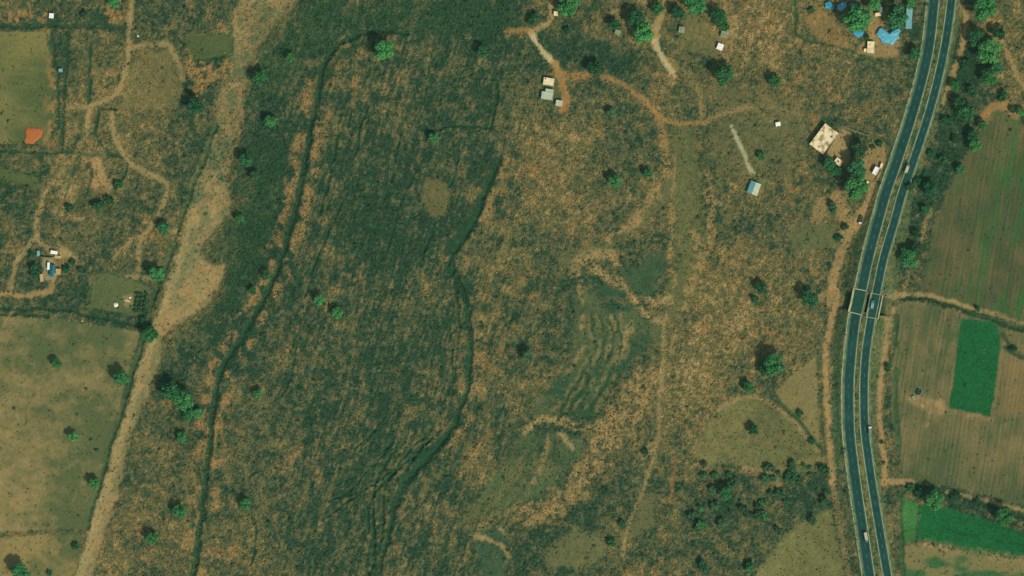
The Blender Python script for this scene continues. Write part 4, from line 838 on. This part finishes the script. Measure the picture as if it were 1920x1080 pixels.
house('hut', 'narrow cream hut beside the bright roadside house', 'hut', 1652, 311, 1.3, 4.2, -20, 2.2, M_CREAM, 'sheet', GH)
house('hut', 'tiny cream lean-to below the bright roadside house', 'hut', 1626, 343, 1.6, 2.6, -24, 2.1, M_CREAM, 'sheet', GH)
house('house', 'cream oblong house below the small blue shelter', 'house', 1632.5, 89, 5.6, 9.4, -2, 3.0, M_CREAM, 'flat', GH)
house('hut', 'tiny cream hut left of the cream oblong house', 'hut', 1622, 94.5, 1.8, 2.2, 0, 2.0, M_CREAM, 'sheet', GH)
house('hut', 'cream hut under the bright tree at the top of the settlement', 'hut', 1646, 27, 4.6, 2.4, 14, 2.4, M_CREAM, 'sheet', GH)
house('hut', 'narrow cream hut leaning on the top hut of the settlement', 'hut', 1651.5, 19, 1.8, 4.2, -4, 2.4, M_WHITE, 'sheet', GH)
house('shed', 'long pale blue shed beside the highway at the top', 'shed', 1704, 35, 4.6, 16.6, -3, 2.7, M_BLUEW, 'sheet', GH)
house('hut', 'tiny white hut at the top left on orange earth', 'hut', 97, 30, 3.4, 3.6, -5, 2.5, M_WHITE, 'sheet', GH)
house('hut', 'tiny bluish-white hut beside the left field edge', 'hut', 114, 132, 2.8, 2.2, 8, 2.3, M_BLUEW, 'sheet', GH)
house('hut', 'tiny white hut alone on bare ground between the swale and the big cream roof', 'hut', 1458.5, 233, 3.6, 2.9, 12, 2.4, M_WHITE, 'sheet', GH)
house('shed', 'narrow farm shed with a bright blue roof', 'shed', 99, 508, 3.6, 9.4, -9, 3.0, M_BLUE, 'gable', GH)
house('house', 'square tan-roofed house right of the blue roof', 'house', 110, 509.5, 3.9, 4.4, -3, 2.9, M_TILE, 'flat', GH)
house('shed', 'white-roofed shed along the upper side of the farmyard', 'shed', 102, 473.5, 5.4, 2.3, -10, 2.7, M_WHITE, 'sheet', GH)
house('shed', 'low tan shed below the white-roofed farm shed', 'shed', 109, 482, 5.2, 1.8, -8, 2.3, M_TILE, 'sheet', GH)
house('hut', 'small blue-white hut at the upper left of the farmyard', 'hut', 72.5, 475, 1.9, 3.8, 0, 2.4, M_BLUEW, 'sheet', GH)
house('shed', 'narrow cream shed in the middle of the farmyard', 'shed', 91.5, 499, 1.6, 5.6, -3, 2.5, M_WHITE, 'sheet', GH)
house('shed', 'curved tan shed at the lower left of the farmyard', 'shed', 78.5, 521, 2.4, 6.0, 4, 2.4, M_TILE, 'sheet', GH)
# walls
def wall(label, P, h=1.7, th=.28, m=None):
    zb = ground_at(*P[0]); base = W(*P[0], zb); t = thing('compound_wall', label, 'wall', base)
    for a, b in zip(P[:-1], P[1:]):
        A, B = W(*a) - W(*P[0]), W(*b) - W(*P[0]); L_ = (B - A).length; an = math.atan2(B.y - A.y, B.x - A.x); c = (A + B) / 2
        n = max(1, int(L_ / 6))
        for i in range(n):
            q = A.lerp(B, (i + .5) / n); dz = ground_at(960 + (base.x + q.x) / S, 540 - (base.y + q.y) / S) - zb
            mk('wall_panel', bx(q.x, q.y, h / 2 + dz - .2, L_ / n - .02, th, h + .4, an), m or M_WALL, t)
    for p in P:
        q = W(*p) - W(*P[0]); mk('pillar', bx(q.x, q.y, h / 2 + ground_at(*p) - zb - .1, .42, .42, h + .5), m or M_WALL, t)
wall('pale boundary wall along the upper side of the compound yard', [(1578, 236.5), (1612, 249), (1626, 254)])
wall('pale wall between the yard and the big cream roof', [(1573, 249), (1551, 287)], 1.2)
wall('low pale wall beside the bright roadside house', [(1655, 307), (1651, 322), (1641, 338)], 1.2)
wall('low pale wall around the lower corner of the roadside compound', [(1621, 332), (1628, 340), (1640, 343)], 1.0)
wall('dark concrete farm wall between the farmyard and the white-roofed shed', [(76, 482), (99, 483)], 2.2, .5, M_CONCD)  # wall built in the darker concrete colour
# blue tarpaulin shelters
def tarp_shelter(label, lobes, h, m, seed):
    r = random.Random(seed); cx = sum(l[0] for l in lobes) / len(lobes); cy = sum(l[1] for l in lobes) / len(lobes)
    z = ground_at(cx, cy); t = thing('tarpaulin_shelter', label, 'shelter', W(cx, cy, z), 0, 'blue tarpaulin shelters')
    n = 64; ring = []
    def reach(a):
        best = 1.0
        for k in range(400):
            q = k * .12; x, y = cx + q * math.cos(a), cy + q * math.sin(a)
            if any((x - l[0]) ** 2 + (y - l[1]) ** 2 < l[2] ** 2 for l in lobes): best = max(best, q)
        return best
    ro = [reach(i * 6.2832 / n) * (1 + .07 * math.sin(7 * i * 6.28 / n + seed) + r.uniform(-.04, .04)) for i in range(n)]
    bm = bmesh.new(); rows = []
    for q in (.0, .2, .4, .6, .8, .93, 1.0):
        row = []
        for i in range(n):
            a = i * 6.2832 / n; rr = ro[i] * q; x, y = rr * math.cos(a) * S, -rr * math.sin(a) * S
            zz = h * (1.0 - .28 * q ** 2) + .30 * (mnoise.noise((x * .45 + seed, y * .45, seed)) ) - (.5 if q == 1 else 0) - (.1 if i % 8 == 0 else 0) * q
            row.append(bm.verts.new((x, y, zz)))
        rows.append(row)
    for a, b in zip(rows[:-1], rows[1:]):
        for i in range(n): bm.faces.new((a[i], a[(i + 1) % n], b[(i + 1) % n], b[i]))
    bmesh.ops.remove_doubles(bm, verts=bm.verts, dist=.002)
    bmesh.ops.solidify(bm, geom=bm.faces[:], thickness=.04)
    mk('tarpaulin', bm, m, t)
    for i in range(0, n, 8):
        a = i * 6.2832 / n; rr = ro[i] * .88; bm = bmesh.new(); tube(bm, (rr * math.cos(a) * S, -rr * math.sin(a) * S, -.3), (rr * math.cos(a) * S, -rr * math.sin(a) * S, h * .70), .07, .06, 6); mk('post', bm, M_POST, t)
tarp_shelter('leftmost blue tarpaulin shelter in the row at the top edge', [(1553, 10, 7), (1558, 13, 6)], 2.7, M_TARP, 1)
tarp_shelter('middle blue tarpaulin shelter in the row at the top edge', [(1576, 14, 7), (1581, 10, 6)], 2.7, M_TARPL, 2)
tarp_shelter('smallest blue tarpaulin shelter half under the tree at the top edge', [(1598, 10, 4.5), (1604, 11, 4)], 2.3, M_TARP, 3)
tarp_shelter('blue tarpaulin shelter just below the biggest tree', [(1605, 61, 6.5), (1613, 62, 6.5), (1609, 66, 5)], 2.7, M_TARP, 4)
tarp_shelter('large heart-shaped blue tarpaulin shelter above the long cream house', [(1652, 61, 8.5), (1659, 70, 11), (1669, 73, 11), (1677, 66, 9), (1681, 60, 6.5)], 3.2, M_TARPL, 5)
# open well in the brown field
def well(label, px, py, r):
    t = thing('open_well', label, 'well', W(px, py, ground_at(px, py)), 0); bm = bmesh.new(); n = 24; q = []
    for rr, z in ((r + .5, -.3), (r + .4, .55), (r, .6), (r, -.12)): q.append([bm.verts.new((rr * math.cos(i * 6.2832 / n), rr * math.sin(i * 6.2832 / n), z)) for i in range(n)])
    for a, b in zip(q[:-1], q[1:]):
        for i in range(n): bm.faces.new((a[i], a[(i + 1) % n], b[(i + 1) % n], b[i]))
    mk('rim', bm, M_GREYR, t); bm = bmesh.new(); bmesh.ops.create_circle(bm, cap_ends=True, segments=n, radius=r + .02); mk('water', bm, M_WATER, t, (0, 0, .1))
well('round open well with dark water in the striped brown field', 1721, 733.5, 3.2)
mk_p = thing('pump_shed', 'low dark lean-to below the round open well', 'shed', W(1713, 746, ground_at(1713, 746)), R(25)); mk('wall', bx(0, 0, .7, 2.2, 3.2, 1.4), M_DARK, mk_p); mk('roof', bx(0, 0, 1.45, 2.6, 3.6, .1), M_GREYR, mk_p)
# bright things on the ground
def lump(name, label, cat, px, py, rx, ry, h, m, seed, rz=0, group=None):
    bm = bmesh.new(); bmesh.ops.create_icosphere(bm, subdivisions=3, radius=1)
    for v in bm.verts:
        k = 1 + .35 * mnoise.noise(v.co * 1.3 + Vector((seed * 3.1, 0, 0))); v.co = Vector((v.co.x * rx * k, v.co.y * ry * k, max(v.co.z, -.3) * h * k))
    o = mk(name, bm, m, None, W(px, py, ground_at(px, py)), rz, True); tag(o, label, cat, group); return o
M_SACK = mat('white sheeting', col(250, 240, 214), .8, col(226, 208, 170), .9)
lump('covered_heap', 'bright white covered heap standing in the fenced plot', 'heap', 217.5, 571.5, 2.1, 2.2, 1.6, M_SACK, 1)
lump('covered_heap', 'tiny white heap at the right of the fenced plot', 'heap', 244, 558, 1.0, .9, .9, M_SACK, 2)
lump('covered_heap', 'long pale heap between the two white heaps of the plot', 'heap', 238, 563.5, 2.9, 1.2, .8, mat('pale spoil', col(206, 178, 130), .95), 3, R(-25))
lump('covered_heap', 'tiny white heap beside the farm track junction at the top left', 'heap', 258.5, 67.5, .9, .9, .8, M_SACK, 4)
lump('boulder', 'small pale rock on the long hedge below the farm', 'rock', 154, 602, 1.2, .8, .7, mat('pale rock', col(186, 160, 116), .9), 5)
lump('stone_block', 'small pale block left of the bend in the roadside track', 'rock', 1578, 449, .8, .8, .8, M_GREYR, 6)
bm = bmesh.new(); P = [(48,240),(60,239.5),(73,240),(79,243),(80,250),(76,258),(68,264),(62,270),(54,269),(46,268),(45,262),(48,255)]
Pw = smooth_line(P, 4, True); cxy = Pw.mean(0); rows = []
for q, zz in ((1.0, -.25), (.985, .16), (.8, .45), (.5, .55), (.2, .6)):
    rows.append([bm.verts.new((*(W(*(cxy + (p - cxy) * (q + .05 * math.sin(i * 1.7) * (q > .9))))).xy, ground_at(*cxy) + zz + .12 * mnoise.noise((i * .7, q * 3, 0)))) for i, p in enumerate(Pw)])
for a, b in zip(rows[:-1], rows[1:]):
    for i in range(len(a)): bm.faces.new((a[i], a[(i + 1) % len(a)], b[(i + 1) % len(a)], b[i]))
bm.faces.new(rows[-1])
tag(mk('soil_heap', bm, mat('orange earth', col(178, 104, 52), .95, col(168, 96, 48), .6), smooth=True), 'low spread heap of bright orange earth in the corner of the left field', 'soil heap')

# ------------------------------------------------------------------ vehicles
M_TYRE = mat('tyre rubber', (.02, .02, .02), .9); M_CABW = mat('white cab paint', col(226, 220, 200), .35, col(206, 200, 180), .8, spec=.5)
M_LOAD = mat('cream tarpaulin load', col(196, 190, 156), .85, col(168, 164, 130), .7); M_CABB = mat('blue cab paint', col(50, 140, 160), .35, spec=.5); M_BODYD = mat('dark green body', (.025, .055, .045), .6, spec=.4); M_STEEL = mat('grey steel', col(122, 132, 118), .6, col(100, 112, 96), .8)
def wheel(t, x, y, r=.5, wdt=.32):
    bm = bmesh.new(); tube(bm, (x, y - wdt / 2, r), (x, y + wdt / 2, r), r, r, 14); o = mk('wheel', bm, M_TYRE, t)
    bm = bmesh.new(); s = math.copysign(wdt / 2 + .02, y); tube(bm, (x, y + s - .05 * math.copysign(1, y), r), (x, y + s, r), r * .5, r * .5, 10); mk('rim', bm, M_STEEL, o)
def truck(label, px, py, head, L_, wd, cabm, bodym, cabl=1.9, bh=2.3, z=0.0, open_bed=False, name='truck'):
    """+x is forward; head = heading in degrees counter-clockwise from east"""
    t = thing(name, label, 'truck', W(px, py, z), R(head), 'vehicles on and beside the highway'); x1 = L_ / 2; xb = x1 - cabl
    mk('chassis', bx(-.1, 0, .72, L_ - .4, wd * .55, .3), M_STEEL, t)
    bm = bmesh.new(); vs = box(bm, x1 - cabl / 2, 0, 1.65, cabl - .05, wd * .96, 1.7)
    for v in vs:
        if v.co.z > 2 and v.co.x > x1 - .5: v.co.x -= .35
    bmesh.ops.bevel(bm, geom=bm.edges[:], offset=.10, segments=2, affect='EDGES'); c = mk('cab', bm, cabm, t)
    bm = bmesh.new(); vs = box(bm, x1 - .13, 0, 2.02, .08, wd * .82, .7)
    for v in vs:
        if v.co.z > 2.1: v.co.x -= .24
    mk('windscreen', bm, M_GLASS, c)
    for s in (-1, 1):
        mk('headlight', bx(x1 + .0, s * wd * .36, 1.0, .1, .26, .2), M_CABW, t); mk('side_window', bx(x1 - cabl * .55, s * wd * .482, 2.0, .7, .05, .5), M_GLASS, c); mk('mirror', bx(x1 - .25, s * (wd * .5 + .12), 1.9, .1, .2, .35), M_DARK, c)
    bl = xb + L_ / 2 - .1
    if open_bed:
        f = mk('cargo_bed', bx(-L_ / 2 + bl / 2, 0, 1.0, bl, wd, .16), bodym, t)
        for s in (-1, 1): mk('side_board', bx(-L_ / 2 + bl / 2, s * (wd / 2 - .05), 1.45, bl - .01, .09, .72), bodym, f)
        mk('tail_board', bx(-L_ / 2 + .05, 0, 1.45, .09, wd - .2, .7), bodym, f); mk('head_board', bx(-L_ / 2 + bl - .06, 0, 1.6, .09, wd - .2, 1.0), bodym, f)
    else:
        bm = bmesh.new(); box(bm, -L_ / 2 + bl / 2, 0, .9 + bh / 2, bl, wd, bh); bmesh.ops.bevel(bm, geom=bm.edges[:], offset=.08, segments=1, affect='EDGES'); f = mk('cargo_box', bm, bodym, t)
        mk('rear_door', bx(-L_ / 2 - .02, 0, .9 + bh / 2, .05, wd * .9, bh * .9), M_STEEL, f)
        for k in range(4): mk('roof_rib', bx(-L_ / 2 + bl * (k + .5) / 4, 0, .9 + bh + .03, .1, wd * .94, .06), bodym, f)
    for x in (x1 - .95, -L_ / 2 + 1.5) + ((-L_ / 2 + 2.7,) if L_ > 7.5 else ()):
        for s in (-1, 1): wheel(t, x, s * (wd / 2 - .17))
def rz_(y): return float(road_h(y))
truck('truck with a cream covered load driving on the right carriageway beside the compound', 1700.5, 316, 69, 7.6, 2.5, M_STEEL, M_LOAD, z=rz_(316))
truck('long cream truck driving down the left carriageway near the bottom', 1623.5, 1007, -79, 8.4, 2.5, M_STEEL, M_LOAD, z=rz_(1007))
truck('blue-cabbed truck with a pale rear crossing the right bridge', 1634.5, 571, 82, 7.2, 2.5, M_CABB, mat('pale blue load', col(126, 168, 164), .7, col(84, 140, 146), .5, .45, .55), z=rz_(571) + .02)
truck('dark open-bed truck with a white cab parked on the dirt left of the highway', 1613.5, 413, -102, 7.0, 2.6, M_CABW, M_BODYD, z=ground_at(1613.5, 413) + .12, open_bed=True)
truck('grey lorry with a pale cab stopped on the right shoulder', 1631, 806.5, 92, 6.8, 2.6, M_CABW, M_STEEL, z=rz_(806), open_bed=False, bh=1.6)
# T-shaped pole beside the highway
def pole(label, px, py, h, rz):
    t = thing('utility_pole', label, 'pole', W(px, py, ground_at(px, py)), R(rz)); bm = bmesh.new(); tube(bm, (0, 0, -.3), (0, 0, h), .2, .13, 8); mk('pole', bm, M_CONC, t); mk('crossarm', bx(0, 0, h - .35, 4.2, .28, .25), M_CONC, t)
    for x in (-1.9, 0, 1.9):
        bm = bmesh.new(); tube(bm, (x, 0, h - .22), (x, 0, h + .12), .12, .08, 8); mk('insulator', bm, M_CABW, t)
pole('pale T-shaped utility pole on the right verge in the lower part', 1653, 944, 8.5, 0)
